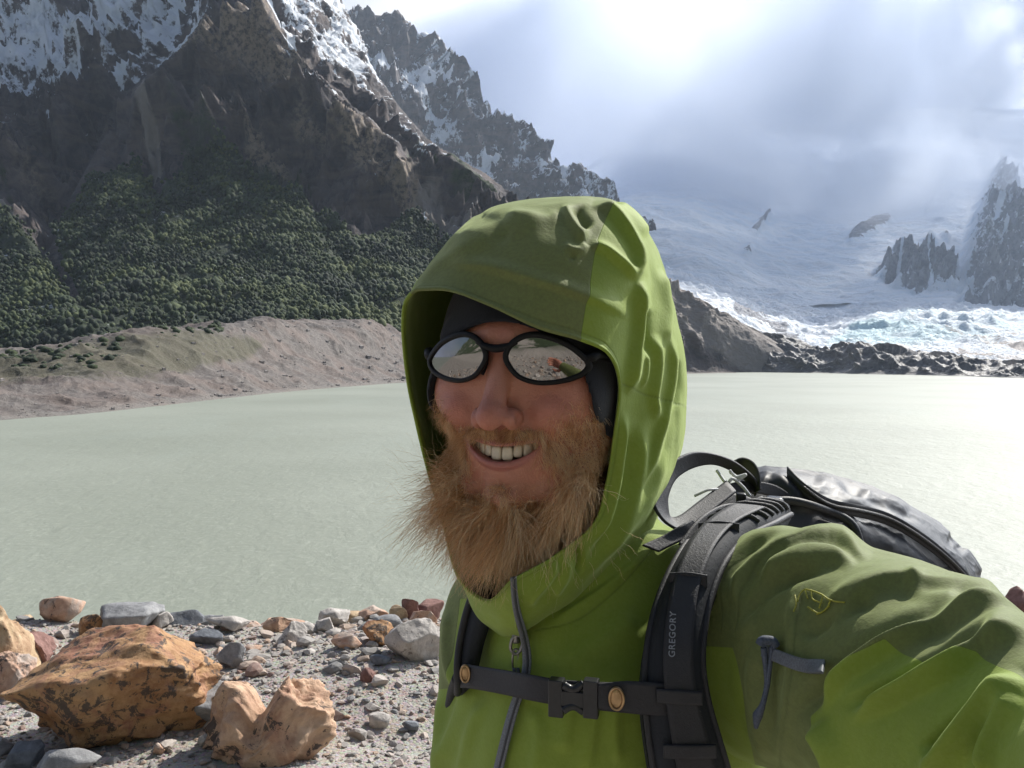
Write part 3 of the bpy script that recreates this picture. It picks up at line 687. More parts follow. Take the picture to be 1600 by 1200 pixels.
rock('brown-orange rock leaning against the pale granite one', 590, 1034, 55, 36, 'orange', 9, .8, 5)
rock('long yellow-tan slab at the left edge of the photo, flat on top', -15, 1060, 130, 118, 'tan', 16, .9, 5, rough=.09)
rock('small red-brown rock between the tan slab and the big boulder', 48, 1030, 66, 40, 'red', 17, .8, 5)
rock('cream rock low at the left edge beneath the tan slab', 8, 1082, 80, 62, 'salmon', 18, .8, 5)
rock('dark blue-grey cobble half cut by the bottom left corner', 28, 1196, 62, 36, 'bluish', 19, .8, 4, name='stone', cat='stone', rough=.04)
rock('broad flat grey stone at the bottom edge below the big boulder', 100, 1222, 105, 44, 'grey', 20, .8, 4, name='stone', cat='stone', rough=.05)
rock('grey stone squeezed in at far bottom left beside the dark cobble', -14, 1168, 60, 30, 'grey', 27, .8, 4, name='stone', cat='stone', rough=.05)
rock('lone brown angular rock on the open gravel right of centre', 454, 1015, 46, 36, 'pale', 21, .8, 5)
rock('flat pinkish stone on gravel left of the granite rock', 540, 1040, 50, 22, 'salmon', 22, .7, 4, name='stone', cat='stone')
rock('pale rounded rock just right of the big boulder', 357, 1048, 50, 38, 'grey', 23, .8, 4)
rock('small flat orange chip beyond the pale rounded rock', 392, 1024, 30, 12, 'salmon', 24, .8, 3, name='stone', cat='stone')
rock('small brown stone in front of the granite rock', 573, 1083, 26, 20, 'red', 25, .8, 4, name='stone', cat='stone')
rock('small dark stone at the foot of the granite rock', 592, 1062, 34, 14, 'bluish', 26, .8, 3, name='stone', cat='stone')
rock('white chip of stone on the gravel below the granite rock', 592, 1136, 36, 20, 'pale', 28, .8, 3, name='stone', cat='stone')
rock('small blue-grey stone right of the white chip', 640, 1138, 28, 14, 'bluish', 29, .8, 3, name='stone', cat='stone')
rock('small grey cube-like stone at the bottom near the pink-orange rock', 488, 1184, 18, 16, 'grey', 30, .9, 3, name='stone', cat='stone')
rock('tiny cream stone on the shaded gravel under the big boulder', 243, 1184, 20, 18, 'salmon', 31, .8, 3, name='stone', cat='stone')
rock('small stone standing left of the pink-orange rock base', 312, 1172, 18, 16, 'pale', 32, .8, 3, name='stone', cat='stone')
# the crest of the bank
crest = [
 ('pointed brown rock on the crest, leftmost peak against the water', 92, 978, 60, 34, 'salmon', 101),
 ('small orange stone on the crest beside the leftmost peak', 30, 972, 44, 18, 'tan', 102),
 ('orange-brown stone on the crest above the big boulder', 136, 992, 34, 26, 'orange', 103),
 ('broad mauve-grey rock on the crest behind the big boulder', 195, 988, 96, 34, 'grey', 104),
 ('pale wedge of rock on the crest right of the mauve-grey one', 246, 980, 34, 20, 'pale', 105),
 ('dark blue-grey rock on the crest, left of the twin grey rock', 283, 975, 60, 28, 'bluish', 106),
 ('rounded light grey rock on the crest beside the dark blue-grey one', 322, 971, 46, 27, 'grey', 107),
 ('flat cream slab lying on gravel below the rounded grey rock', 352, 988, 58, 20, 'pale', 108),
 ('long flat salmon slab on the crest in the middle of the bank', 378, 969, 66, 24, 'salmon', 109),
 ('sloping orange slab on the crest right of the long salmon slab', 436, 969, 76, 22, 'salmon', 110),
 ('small pinkish stone tucked below the sloping orange slab', 432, 982, 40, 18, 'pinkish', 111),
 ('white-grey stone in front of the crest below the orange slab', 478, 992, 28, 16, 'pale', 112),
 ('bluish stone in front of the crest near centre', 322, 1006, 50, 18, 'bluish', 113),
 ('pale pink flat rock on the crest right of the orange slabs', 520, 980, 46, 22, 'pale', 114),
 ('small tan stone on the crest right of the pale pink rock', 545, 972, 42, 20, 'tan', 115),
 ('low salmon stone on the crest before the red pair', 580, 974, 44, 20, 'salmon', 116),
 ('white stone in front of the crest right of centre', 506, 990, 28, 18, 'pale', 117),
 ('grey stone in front of the crest near the granite rock', 604, 988, 46, 14, 'grey', 118),
 ('dark red upright rock on the crest, left of the pair', 640, 973, 24, 28, 'red', 119),
 ('dark red rock on the crest, right of the pair beside the man', 668, 968, 44, 34, 'red', 120),
 ('cream stone below the dark red pair', 660, 984, 40, 20, 'salmon', 121),
 ('tan stone on the crest left of the dark red pair', 622, 976, 26, 18, 'tan', 122),
 ('reddish rock on the crest at the right edge behind the arm', 1590, 965, 62, 62, 'red', 123),
 ('small tan stone low beside the reddish rock at right', 1548, 958, 34, 20, 'tan', 124),
]
for lb, px, py, w_, h_, m_, sd in crest:
    rock(lb, px, py, w_ * 1.15, h_ * 1.2, m_, sd, .75, 4, rough=.07, sink=.2, name='rock' if 'rock' in lb or 'slab' in lb else 'stone', cat='rock' if 'rock' in lb or 'slab' in lb else 'stone')

# ---- loose gravel: one mass
def scatter(n, smin, smax, xr, yr, seed, cols_):
    r = np.random.default_rng(seed)
    tm = [rock_shape(seed * 10 + k, 2, (1, 1, 1), 9, .06, (.5, .9)) for k in range(10)]
    b_ = tm[0][1]; arr = np.stack([q[0] for q in tm]); nv = arr.shape[1]
    x = r.uniform(*xr, n); y_ = r.uniform(*yr, n); s_ = smin * (smax / smin)**(r.random(n)**2.2)
    ang = r.uniform(0, 6.28, n); ca, sa = np.cos(ang), np.sin(ang); base = arr[r.integers(0, 10, n)] * (np.stack([np.ones(n), r.uniform(.6, 1, n), r.uniform(.35, .75, n)], 1) * s_[:, None])[:, None]
    vx = base[..., 0] * ca[:, None] - base[..., 1] * sa[:, None]; vy = base[..., 0] * sa[:, None] + base[..., 1] * ca[:, None]
    z = ground_h(x, y_) + s_ * .10
    vv = np.stack([vx + x[:, None], vy + y_[:, None], base[..., 2] + z[:, None]], -1)
    ff = (b_[None] + (np.arange(n) * nv)[:, None, None]).reshape(-1, 3)
    return vv.reshape(-1, 3), ff, np.repeat(r.random(n), nv)
def gravel_mat(t):
    k = t.attr('tone'); o = t.coord(); n = t.noise(60, 5, .65, o)
    c = t.ramp(k, [(0, (.16, .165, .17)), (.2, (.27, .255, .24)), (.5, (.38, .345, .31)), (.7, (.42, .28, .19)), (.85, (.46, .43, .40)), (1, (.22, .12, .09))])
    c = t.mix(t.math('MULTIPLY', t.mr(n, .3, .7), .4), c, (.30, .27, .24))
    return {'Base Color': c, 'Roughness': .85, 'Normal': t.bump(n, .5, .006)}
parts = [scatter(12000, .010, .045, (-3.9, .4), (2.9, 5.6), 3, 0), scatter(1000, .04, .13, (-4.6, 5.5), (4.4, 5.8), 4, 0), scatter(260, .03, .10, (-3.5, 0), (3, 5), 6, 0), scatter(2600, .08, .6, (-12, 12), (-14, 1.5), 5, 0)]
V_, F_ = join([(a, b) for a, b, c in parts]); gr = mesh_obj('gravel', V_, F_, material('loose_gravel', gravel_mat), smooth=False, attrs={'tone': np.concatenate([c for a, b, c in parts])}); tag(gr, kind='stuff')
# scattered stones on the moraine across the water: one mass
v2, x0, y0, D0, U = MOR
cd_ = np.where((U > 1.1) & (U < 5) & (x0 > -100) & (x0 < 700))[0]; pk = RNG.choice(cd_, 1500)
a, b_ = rock_shape(77, 2, (1, 1, 1), 9, .1); K = len(pk); s_ = .22 * (9)**(RNG.random(K)**4.5) * D0[pk] / 300
vv = a[None] * s_[:, None, None] * RNG.uniform(.6, 1.2, (K, 1, 3)) + v2[pk][:, None]
ms_ = mesh_obj('scree', vv.reshape(-1, 3), (b_[None] + (np.arange(K) * len(a))[:, None, None]).reshape(-1, 3), rock_mat('scree_rock', (.17, .15, .14), (.30, .27, .25), None, 0, .05), smooth=False); tag(ms_, kind='stuff')
# low scrub on the crest of the moraine: one mass
cd_ = np.where((U > 3.3) & (U < 5.4) & (((x0 > -100) & (x0 < 190)) | ((x0 > 230) & (x0 < 345) & (U > 4.2))))[0]; pk = RNG.choice(cd_, 260)
K = len(pk); a = tmpl[0][0]; b_ = tmpl[0][1]; s_ = RNG.uniform(.4, 1.5, K)
vv = np.stack([tmpl[i % 6][0] for i in range(K)]) * s_[:, None, None] * np.array([1.3, 1.3, .9]) + v2[pk][:, None]
sb = mesh_obj('scrub', vv.reshape(-1, 3), (b_[None] + (np.arange(K) * len(a))[:, None, None]).reshape(-1, 3), bpy.data.materials['beech_leaves'], attrs={'tone': np.repeat(RNG.uniform(.1, .7, K), len(a))}); tag(sb, kind='stuff')

# ================================================================== THE MAN
# head frame, millimetres: x to his left, y out of his face, z up
YAW = R(21); ROLL = R(-1.0)
XL = np.array([math.cos(YAW), -math.sin(YAW), 0]); YL = np.array([-math.sin(YAW), -math.cos(YAW), 0]); ZL = np.array([0, 0, 1.])
XL, ZL = XL * math.cos(ROLL) + ZL * math.sin(ROLL), ZL * math.cos(ROLL) - XL * math.sin(ROLL)
NAS = P(778, 562, .655)                       # bridge of the nose
HO = NAS - YL * .088
def HW(p): p = np.asarray(p, float) / 1000.; return HO + p[..., :1] * XL + p[..., 1:2] * YL + p[..., 2:3] * ZL
def HL(w_): q = np.asarray(w_) - HO; return np.stack([q @ XL, q @ YL, q @ ZL], -1) * 1000.

person = empty('person', (float(P(870, 900, .86)[0]), float(P(870, 900, .86)[1]), 0), 'smiling bearded man in green hooded jacket stretching one arm toward the camera', 'person')

# ---- signed distance pieces
def sph(p, c, r): return np.sqrt(((p - np.array(c, np.float32))**2).sum(-1)) - r
def ell(p, c, r):
    r = np.array(r, np.float32); q = (p - np.array(c, np.float32)); k0 = np.sqrt(((q / r)**2).sum(-1)); k1 = np.sqrt(((q / (r * r))**2).sum(-1)) + 1e-6
    return k0 * (k0 - 1) / k1
def cap(p, a, b, ra, rb=None):
    a = np.array(a, np.float32); b = np.array(b, np.float32); rb = ra if rb is None else rb
    e = b - a; h = np.clip(((p - a) @ e) / (e @ e), 0, 1); return np.sqrt(((p - a - h[..., None] * e)**2).sum(-1)) - (ra + (rb - ra) * h)
def smin(a, b, k): h = np.clip(.5 + .5 * (b - a) / k, 0, 1); return b + (a - b) * h - k * h * (1 - h)
def smax(a, b, k): return -smin(-a, -b, k)
def mouth_c(x): return -70.5 + 8.5 * (x / 29)**2
def mouth_h(x): return 5.7 * np.sqrt(np.clip(1 - (x / 28.5)**2, 0, 1))
def head_sdf(p, detail=True):
    d = ell(p, (0, -14, 24), (73, 90, 72))
    d = smin(d, ell(p, (0, 22, -20), (67, 62, 74)), 22)
    d = smin(d, ell(p, (0, 30, -80), (47, 44, 36)), 20)
    d = smin(d, sph(p, (0, 66, -103), 16), 16)
    for s in (-1, 1):
        d = smin(d, sph(p, (s * 43, 53, -27), 22), 18)
        d = smin(d, ell(p, (s * 34, 66, -40), (17, 15, 14)), 9)
        d = smin(d, cap(p, (s * 8, 78, 18), (s * 44, 64, 17), 8, 7), 9)
        d = smin(d, cap(p, (s * 58, 0, -50), (s * 34, 52, -100), 13, 11), 16)
    d = smin(d, ell(p, (0, 62, -66), (33, 21, 25)), 12)
    d = smin(d, cap(p, (0, -28, -70), (14, -50, -150), 48, 46), 25)          # neck
    d = smin(d, cap(p, (14, -50, -150), (20, -75, -235), 46, 46), 25)
    if detail:
        for s in (-1, 1): d = smax(d, -ell(p, (s * 31, 88, 0), (17, 13, 11)), 8)
        for s in (-1, 1): d = smin(d, sph(p, (s * 31, 66, -1), 12.5), 1.5)
        d = smin(d, cap(p, (0, 77, 4), (0, 97, -36), 7.5, 9.5), 7)
        d = smin(d, sph(p, (0, 102, -41.5), 10.2), 5)
        for s in (-1, 1):
            d = smin(d, ell(p, (s * 12.5, 90, -43.5), (8.2, 10.5, 8.2)), 4)
            d = smax(d, -ell(p, (s * 6.6, 95, -51.5), (4.2, 6.2, 4.5)), 2.5)
            d = smax(d, -cap(p, (s * 21, 92, -43), (s * 33, 85, -66), 4.2, 5.0), 6)
            d = smin(d, ell(p, (s * 37, 70, -38), (13, 12, 11)), 7)
            d = smax(d, -cap(p, (s * 36, 79, -10), (s * 50, 70, -14), 1.0, 1.0), 4)
        x = p[..., 0]; xs = np.clip(np.abs(x), 0, 40)
        zc = mouth_c(xs); hh = mouth_h(xs)
        # lips follow the open smile
        L = 27.5
        for up in (1, -1):
            zl = zc + up * (hh + (1.4 if up > 0 else 2.2)); yl = 82.5 - .011 * xs**2 - (0 if up > 0 else 1.0)
            rr = (2.8 if up > 0 else 3.5) * np.sqrt(np.clip(1.03 - (xs / 31)**2, 0.02, 1))
            dl = np.sqrt((p[..., 1] - yl)**2 + (p[..., 2] - zl)**2) - rr
            dl = np.where(xs < 31, dl, 50.)
            d = smin(d, dl, 3.2)
        d = smax(d, -ell(p, (0, 84, -96), (16, 6, 4)), 6)
        cav = np.maximum(np.abs(p[..., 2] - zc) - hh, 58 - p[..., 1]); cav = np.where(xs < 28.5, cav, 20.)
        d = smax(d, -cav, 1.6)
        d = smax(d, -cap(p, (0, 90, -53), (0, 87, -61), 1.6, 2.0), 4)
    return d
def sdf_mesh(fn, lo, hi, h, chunk=40):
    ax = [np.arange(lo[i], hi[i] + h, h, dtype=np.float32) for i in range(3)]
    G = np.empty([len(a) for a in ax], np.float32)
    for i in range(0, len(ax[0]), chunk):
        p = np.stack(np.meshgrid(ax[0][i:i + chunk], ax[1], ax[2], indexing='ij'), -1); G[i:i + chunk] = fn(p)
    return surface_nets(G, lo, h)
hv, hq = sdf_mesh(head_sdf, (-150, -115, -250), (150, 122, 122), 1.7)
nn = normals(hv, hq); grad = head_sdf(hv + nn * 1.0) - head_sdf(hv - nn * 1.0)
sg = 1.0 if grad.mean() > 0 else -1.0
nn = nn * sg; 
if sg < 0: hq = hq[:, ::-1]
# left-handed frame: face winding flips when taken to the world
hqw = hq[:, ::-1]
ao = 0 * hv[:, 0]
x, y_, z = hv.T
lipm = np.zeros(len(hv)); xs = np.abs(x)
for up in (1, -1):
    zl = mouth_c(xs) + up * (mouth_h(xs) + (1.2 if up > 0 else 2.4)); rr = (3.4 if up > 0 else 5.2) * np.sqrt(np.clip(1.03 - (xs / 31)**2, .02, 1))
    lipm = np.maximum(lipm, sstep(-(np.abs(z - zl) - rr), -1.2, 1.2) * (xs < 30) * sstep(y_, 60, 66))
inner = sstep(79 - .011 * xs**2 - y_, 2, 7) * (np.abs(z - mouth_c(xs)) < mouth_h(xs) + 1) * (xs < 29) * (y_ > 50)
red = np.exp(-(((xs - 38) / 16)**2 + ((z + 34) / 14)**2)) * (y_ > 40) + np.exp(-((x / 13)**2 + ((z + 44) / 12)**2)) * (y_ > 80) * 1.0
stub = np.exp(-((z + 57) / 6)**2) * (xs < 32) * (y_ > 60) + .8 * sstep(-z, 88, 96) * (xs < 34)
stub = np.clip(stub, 0, 1) * (1 - lipm)
def skin_mat(t):
    o = t.coord(); n = t.noise(35, 5, .6, o); f_ = t.noise(420, 4, .65, o); pr = t.vor(900, o)
    c = t.mix(t.mr(n, .3, .7), (.40, .160, .108), (.50, .225, .152))
    c = t.mix(t.math('MULTIPLY', t.attr('red'), .55), c, (.44, .15, .105))
    c = t.mix(t.math('MULTIPLY', t.attr('stub'), t.mr(f_, .35, .6, .2, .6)), c, (.33, .17, .10))
    c = t.mix(t.math('MULTIPLY', t.mr(t.noise(160, 2, .5, o), .70, .76), .45), c, (.30, .12, .08))
    c = t.mix(t.attr('lip'), c, (.36, .135, .11))
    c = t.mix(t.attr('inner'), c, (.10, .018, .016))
    h = t.math('ADD', t.math('MULTIPLY', pr, .4), f_)
    return {'Base Color': c, 'Roughness': t.mr(t.attr('lip'), 0, 1, .46, .3), 'Subsurface Weight': .18, 'Subsurface Radius': (1., .3, .15), 'Subsurface Scale': .006, 'Specular IOR Level': .45, 'Normal': t.bump(t.math('ADD', h, t.math('MULTIPLY', t.noise(130, 5, .7, o, dist=.4), 1.2)), .42, .0014)}
bwv = HW(hv)
# arm and hand of the same body, the hand that holds the camera (just outside the frame)
ARM = [P(1215, 1015, .76), P(1420, 1105, .60), P(1840, 1255, .36), P(1500, 900, .20) * 0 + CAM + np.array([.15, .10, -.07])]
body = mesh_obj('body', bwv, hqw, material('skin', skin_mat), person, attrs={'lip': lipm, 'inner': inner, 'red': np.clip(red, 0, 1), 'stub': stub})

# ---- teeth and tongue
tp = []
tw = [8.6, 7.0, 7.4, 6.6, 6.2, 5.5]
for s in (-1, 1):
    acc = 0.0
    for k, wd in enumerate(tw):
        xc = acc + wd / 2; acc += wd * .945 * (1 - .05 * k)
        a_, b_ = ico(3); v = np.sign(a_) * np.abs(a_)**.42; v /= np.abs(v).max(0)
        hgt = [10.8, 9.6, 10.2, 9.0, 8.2, 7.5][k]
        v = v * np.array([wd / 2 - .08, 3.0, hgt / 2]); v[:, 0] *= 1 - .10 * (v[:, 2] > 0) * v[:, 2] / hgt * 2
        th = math.atan(.045 * xc) ; c, s_ = math.cos(th), math.sin(th)
        xx = v[:, 0] * c + v[:, 1] * s_; yy = -v[:, 0] * s_ + v[:, 1] * c
        v = np.stack([s * (xx + xc * .97), yy + 76 - .0200 * xc**2, v[:, 2] + (mouth_c(np.array(xc)) + mouth_h(np.array(min(xc, 26.)))) - .2 - hgt / 2 + .35 * (k > 0) + .2 * k], 1)
        ff = b_ if s > 0 else b_[:, ::-1]; tp.append((HW(v), ff[:, ::-1]))
V_, F_ = join(tp)
mesh_obj('teeth', V_, F_, simple('tooth_enamel', (.62, .56, .44), .22, 300, .1, .0003, .08, **{'Coat Weight': .5}), body)
tg = ell_v = ico(4)[0] * np.array([17, 16, 4.5]) + [0, 58, -80]
mesh_obj('tongue', HW(tg), ico(4)[1][:, ::-1], simple('tongue_skin', (.35, .08, .07), .35, 200), body)

# ---- dark hat under the hood, covering brow and ears
def face_open(p):
    x, z = p[..., 0], p[..., 2]
    return np.sqrt((x / 61.)**2 + ((z + 40) / 72.)**2)
def hat_sdf(p):
    h = head_sdf(p, False)
    for s in (-1, 1): h = smin(h, ell(p, (s * 70, -8, -18), (12, 20, 30)), 8)
    d = np.maximum(h - 6.0, -(h - 1.2))
    zz = np.where(p[..., 2] < -40, -40 + 0 * p[..., 2], p[..., 2]); op = (1 - np.sqrt((p[..., 0] / 67.)**2 + ((zz + 40) / 68.)**2)) * 55.; op = np.where(p[..., 1] > -5, op, -20.)
    d = smax(d, op, 2.0)
    d = smax(d, -60 - p[..., 2], 2.0)
    # rolled edge along the opening
    return d
tv, tq = sdf_mesh(hat_sdf, (-100, -122, -130), (100, 112, 132), 2.2)
q = normals(tv, tq); g_ = (hat_sdf(tv + q) - hat_sdf(tv - q)).mean()
tq = tq if g_ > 0 else tq[:, ::-1]
def knit_mat(t):
    o = t.coord(); n = t.add('ShaderNodeTexWave', {'Scale': 420, 'Distortion': 3, 'Vector': o}); m = t.noise(500, 3, .6, o)
    return {'Base Color': t.mix(m, (.004, .005, .008), (.009, .010, .016)), 'Roughness': .95, 'Sheen Weight': .08, 'Normal': t.bump(t.math('ADD', n, m), .4, .001)}
mesh_obj('hat', HW(tv), tq[:, ::-1], material('dark_fleece', knit_mat), person)

# ---- sunglasses
sg_root = empty('sunglasses', tuple(HW((0, 88, 0)).tolist()), 'black wraparound sunglasses with silver mirrored lenses on the man\'s face', 'sunglasses')
LO = np.array([(9.5, 3.5), (13, 11.5), (20, 17), (29, 18.8), (40, 16.5), (51, 11), (59, 4), (63.5, -2.5), (60, -8.5), (51, -13), (40, -15.5), (29, -15.5), (18.5, -11.5), (11.8, -3.5)], float); LO[:, 1] = .92 * LO[:, 1] - .2
def wrap(x, z, off=0.0): return np.stack([x, 92.5 + off - .0052 * x**2 - .004 * (z - 3)**2, z], -1)
def frame_section(c2, w_in, w_out, th, n=120):
    """closed ring following the lens outline with a rounded section"""
    c, _ = crom(c2, n, True); tg_ = np.roll(c, -1, 0) - np.roll(c, 1, 0); tg_ /= np.linalg.norm(tg_, axis=1, keepdims=True); nr = np.stack([tg_[:, 1], -tg_[:, 0]], 1)
    if ((c + nr - c.mean(0))**2).sum() < ((c - nr - c.mean(0))**2).sum(): nr = -nr
    m = 14; a = np.linspace(0, 2 * np.pi, m, endpoint=False); prof = np.sign(np.stack([np.cos(a), np.sin(a)], 1)) * np.abs(np.stack([np.cos(a), np.sin(a)], 1))**.7
    ww = (w_out + w_in) / 2; cc_ = (w_out - w_in) / 2
    wv = np.interp(c[:, 1], [-17, 0, 19], [0.85, 1.0, 1.15])
    q2 = c[:, None] + nr[:, None] * (cc_ + prof[None, :, :1] * ww * wv[:, None, None])
    p = wrap(q2[..., 0], q2[..., 1]); p[..., 1] += prof[None, :, 1] * th
    return p.reshape(-1, 3), grid_faces(n, m, True, True)
fr_p = []
for s in (-1, 1):
    v, f_ = frame_section(LO, .5, 3.7, 2.2); v = v * np.array([s, 1, 1]); fr_p.append((HW(v), f_ if s < 0 else f_[:, ::-1]))
br = np.array([(-16, 0, 13), (-8, 0, 9.6), (0, 0, 8.2), (8, 0, 9.6), (16, 0, 13)], float); br[:, 1] = wrap(br[:, 0], br[:, 2])[:, 1]
v, f_ = tube(HW(br), np.array([1.6, 2.8, 3.2, 2.8, 1.6]) / 1000, 12, 24); fr_p.append((v, f_))
for s in (-1, 1):   # nose pads' wings
    v, f_ = tube(HW([(s * 11, 88, 6), (s * 11.5, 85, -3), (s * 14.5, 82, -11)]), [.0022, .0026, .0018], 8, 14); fr_p.append((v, f_))
V_, F_ = join(fr_p)
PLB = simple('matt_black_plastic', (.006, .006, .007), .45, 300, .15, .0002, .1, **{'Specular IOR Level': .2})
fo_ = mesh_obj('frame', V_, F_, PLB, sg_root)
for s in (-1, 1):
    L_ = [(s * 60, wrap(60., 2.)[1] - 1.5, 2), (s * 65, 68, 2.5), (s * 69, 62, 5), (s * 76, 40, 3), (s * 80, 10, 0), (s * 80, -12, -6), (s * 76, -25, -14)]
    v, f_ = tube(HW(L_), [.0022, .0050, .0042, .0032, .0028, .0026, .002], 10, 40); mesh_obj('temple', v, f_, PLB, sg_root)
def lens_mat(t):
    return {'Base Color': (.25, .24, .23), 'Metallic': 1.0, 'Roughness': .03, 'Normal': t.bump(t.noise(9, 2, .5, t.coord()), .02, .002)}
LM = material('mirror_lens', lens_mat)
for s in (-1, 1):
    n_, m_ = 120, 26; c, _ = crom(LO, n_, True); cen = c.mean(0); k = np.linspace(0, 1.02, m_)[:, None, None]
    g_ = cen + (c[None] - cen) * k; v = wrap(g_[..., 0], g_[..., 1], .2).reshape(-1, 3) * np.array([s, 1, 1])
    f_ = grid_faces(m_, n_, False, True); mesh_obj('lens', HW(v), f_ if s > 0 else f_[:, ::-1], LM, sg_root)

# ---- the beard: real strands growing from the jaw
def beard(n, seed, region, length, name=None, wind=(-.45, .05, -.9), curl=1.0, rad=.00016, seg=9):
    r = np.random.default_rng(seed)
    fc = hv[hq].mean(1); ar = np.linalg.norm(np.cross(hv[hq[:, 2]] - hv[hq[:, 0]], hv[hq[:, 3]] - hv[hq[:, 1]]), axis=1)
    w_ = np.clip(region(fc), 0, None) * ar; idx = r.choice(len(fc), n, p=w_ / w_.sum())
    root = fc[idx] + r.normal(size=(n, 3)) * .8; nrm = nn[hq[idx]].mean(1); L = length(root) * r.uniform(.55, 1.12, n)
    cl_ = np.floor(root / 7.0 + .35 * noise3(root / 9.)[:, None]); ch = (cl_ @ np.array([127.1, 311.7, 74.7])); ch = np.modf(np.abs(np.sin(ch) * 43758.5))[0]; ch2 = np.modf(ch * 917.3)[0]; ch3 = np.modf(ch * 3571.7)[0]
    cd2 = np.stack([ch - .5, ch2 - .5, ch3 - .5], 1)
    return root, nrm, L, cd2, r
def strands(root, nrm, L, cd2, r, down, out_k=.9, curl=1.0, seg=10, rad=.11, cam_local=None):
    n = len(root); p = root.copy(); d = nrm * out_k + down * .5 + cd2 * 1.2 + r.normal(size=(n, 3)) * .22; d /= np.linalg.norm(d, axis=1, keepdims=True)
    ph = r.uniform(0, 6.28, (n, 3)); fq = r.uniform(.18, .42, n)[:, None] * .9; amp = r.uniform(.25, 1.0, n)[:, None] * curl
    pts = [p.copy()]; st = (L / seg)[:, None]
    for k in range(seg):
        u = (k + 1) / seg; arc = k * st
        tgt = down + cd2 * 1.15
        d = d * .78 + tgt * (.18 + .12 * u) + .30 * amp * np.sin(arc * fq * 2.2 + ph) + r.normal(size=(n, 3)) * .07 * curl
        d /= np.linalg.norm(d, axis=1, keepdims=True); p = p + d * st; pts.append(p.copy())
    c = np.stack(pts, 1)                                     # n, seg+1, 3 (mm, head frame)
    # keep strands outside the face
    for _ in range(2):
        s_ = head_sdf(c.reshape(-1, 3).astype(np.float32), False).reshape(n, -1); push = np.clip(.8 - s_, 0, 6); c[:, 1:] += (push[:, 1:, None] * nrm[:, None])
    W = HW(c); tg_ = np.gradient(W, axis=1); tg_ /= np.linalg.norm(tg_, axis=2, keepdims=True) + 1e-9
    view = W - CAM; a = np.cross(tg_, r.normal(size=(n, 1, 3))); a /= np.linalg.norm(a, axis=2, keepdims=True) + 1e-9; b = np.cross(tg_, a)
    rr = (rad / 1000 * np.linspace(1, .35, seg + 1))[None, :, None] * r.uniform(.7, 1.3, n)[:, None, None]
    ring = [W + rr * (math.cos(q_) * a + math.sin(q_) * b) for q_ in (0, 2.094, 4.189)]
    v = np.stack(ring, 2).reshape(-1, 3); S = seg + 1
    i = np.arange(n)[:, None, None] * S * 3; k = np.arange(seg)[None, :, None] * 3; j = np.arange(3)[None, None]
    j2 = (j + 1) % 3; f_ = np.stack([i + k + j, i + k + j2, i + k + 3 + j2, i + k + 3 + j], -1).reshape(-1, 4)
    tone = np.repeat(np.clip(.5 + .62 * cd2[:, 0] * 1.4 + r.normal(size=n) * .18, 0, 1), S * 3); tip = np.tile(np.repeat(np.linspace(0, 1, S), 3), n)
    return v, f_, tone, tip
def reg_jaw(p):
    x, y_, z = p[:, 0], p[:, 1], p[:, 2]; ax = np.abs(x)
    side = sstep(ax, 38, 50) * sstep(-z, 38, 58) * sstep(y_, -15, 0)
    low = sstep(-z, 106, 115) * (y_ > -5)
    mid = sstep(-z, 84, 106) * sstep(ax, 30, 42) * (y_ > 0)
    return np.maximum.reduce([side, low, mid]) * (z > -140) * (p[:, 1] > -20)
def len_jaw(p):
    ax = np.abs(p[:, 0]); z = p[:, 2]
    return 10 + 50 * sstep(-z, 62, 110) + 8 * np.exp(-(p[:, 0] / 24)**2) * sstep(-z, 90, 110) + 14 * sstep(-p[:, 0], 10, 50) * sstep(-z, 78, 105) - 8 * sstep(p[:, 0], 20, 50)
def reg_mus(p):
    x, y_, z = p[:, 0], p[:, 1], p[:, 2]; ax = np.abs(x)
    up = mouth_c(ax) + mouth_h(ax) + 3.5
    m = sstep(z, up - 1, up + 1) * sstep(-z, 49 + .0 * ax, 53) * (ax < 31) * (y_ > 60) * sstep(ax, 0, 5)
    cor = np.exp(-(((ax - 36) / 6)**2 + ((z + 70) / 14)**2)) * (y_ > 45)
    return np.maximum(m, cor * .8)
def reg_soul(p):
    x, y_, z = p[:, 0], p[:, 1], p[:, 2]; ax = np.abs(x)
    return (np.exp(-(x / 8)**2) * sstep(-z, 91, 97) * .6 + .45 * sstep(-z, 101, 109)) * (y_ > 50) * (ax < 36)
def reg_cheek(p):
    x, y_, z = p[:, 0], p[:, 1], p[:, 2]; ax = np.abs(x)
    return sstep(ax, 36, 50) * sstep(-z, 22, 50) * (z > -90) * (y_ > 5)
HP = []
DW = np.array([-.40, .34, -.84])
ro = beard(14500, 21, reg_jaw, len_jaw); HP.append(strands(*ro, DW, 1.0, 1.5, 14, .15))
ro = beard(2400, 22, lambda p: reg_jaw(p) * sstep(-p[:, 0], -22, 8) * sstep(-p[:, 2], 70, 90), lambda p: len_jaw(p) * 1.08); ro = (ro[0], ro[1], ro[2], ro[3] * 1.8, ro[4]); HP.append(strands(*ro, DW + np.array([-.25, 0, .2]), 1.2, 2.4, 16, .11))
ro = beard(2300, 23, reg_mus, lambda p: 9 + 5 * sstep(np.abs(p[:, 0]), 10, 34)); HP.append(strands(ro[0], ro[1], ro[2], ro[3], ro[4], np.array([0, .3, -.8]) , .6, .8, 7, .11))
ro = beard(1500, 24, reg_soul, lambda p: 13 + 0 * p[:, 0]); HP.append(strands(*ro, np.array([-.1, .35, -.85]), .6, 1.3, 9, .11))
ro = beard(2200, 25, reg_cheek, lambda p: 13 + 0 * p[:, 0]); HP.append(strands(*ro, np.array([0, .1, -1.]), .6, 1.3, 8, .11))
V_, F_ = join([(a, b) for a, b, _, _ in HP]); tone = np.concatenate([c for _, _, c, _ in HP]); tip = np.concatenate([c for _, _, _, c in HP])
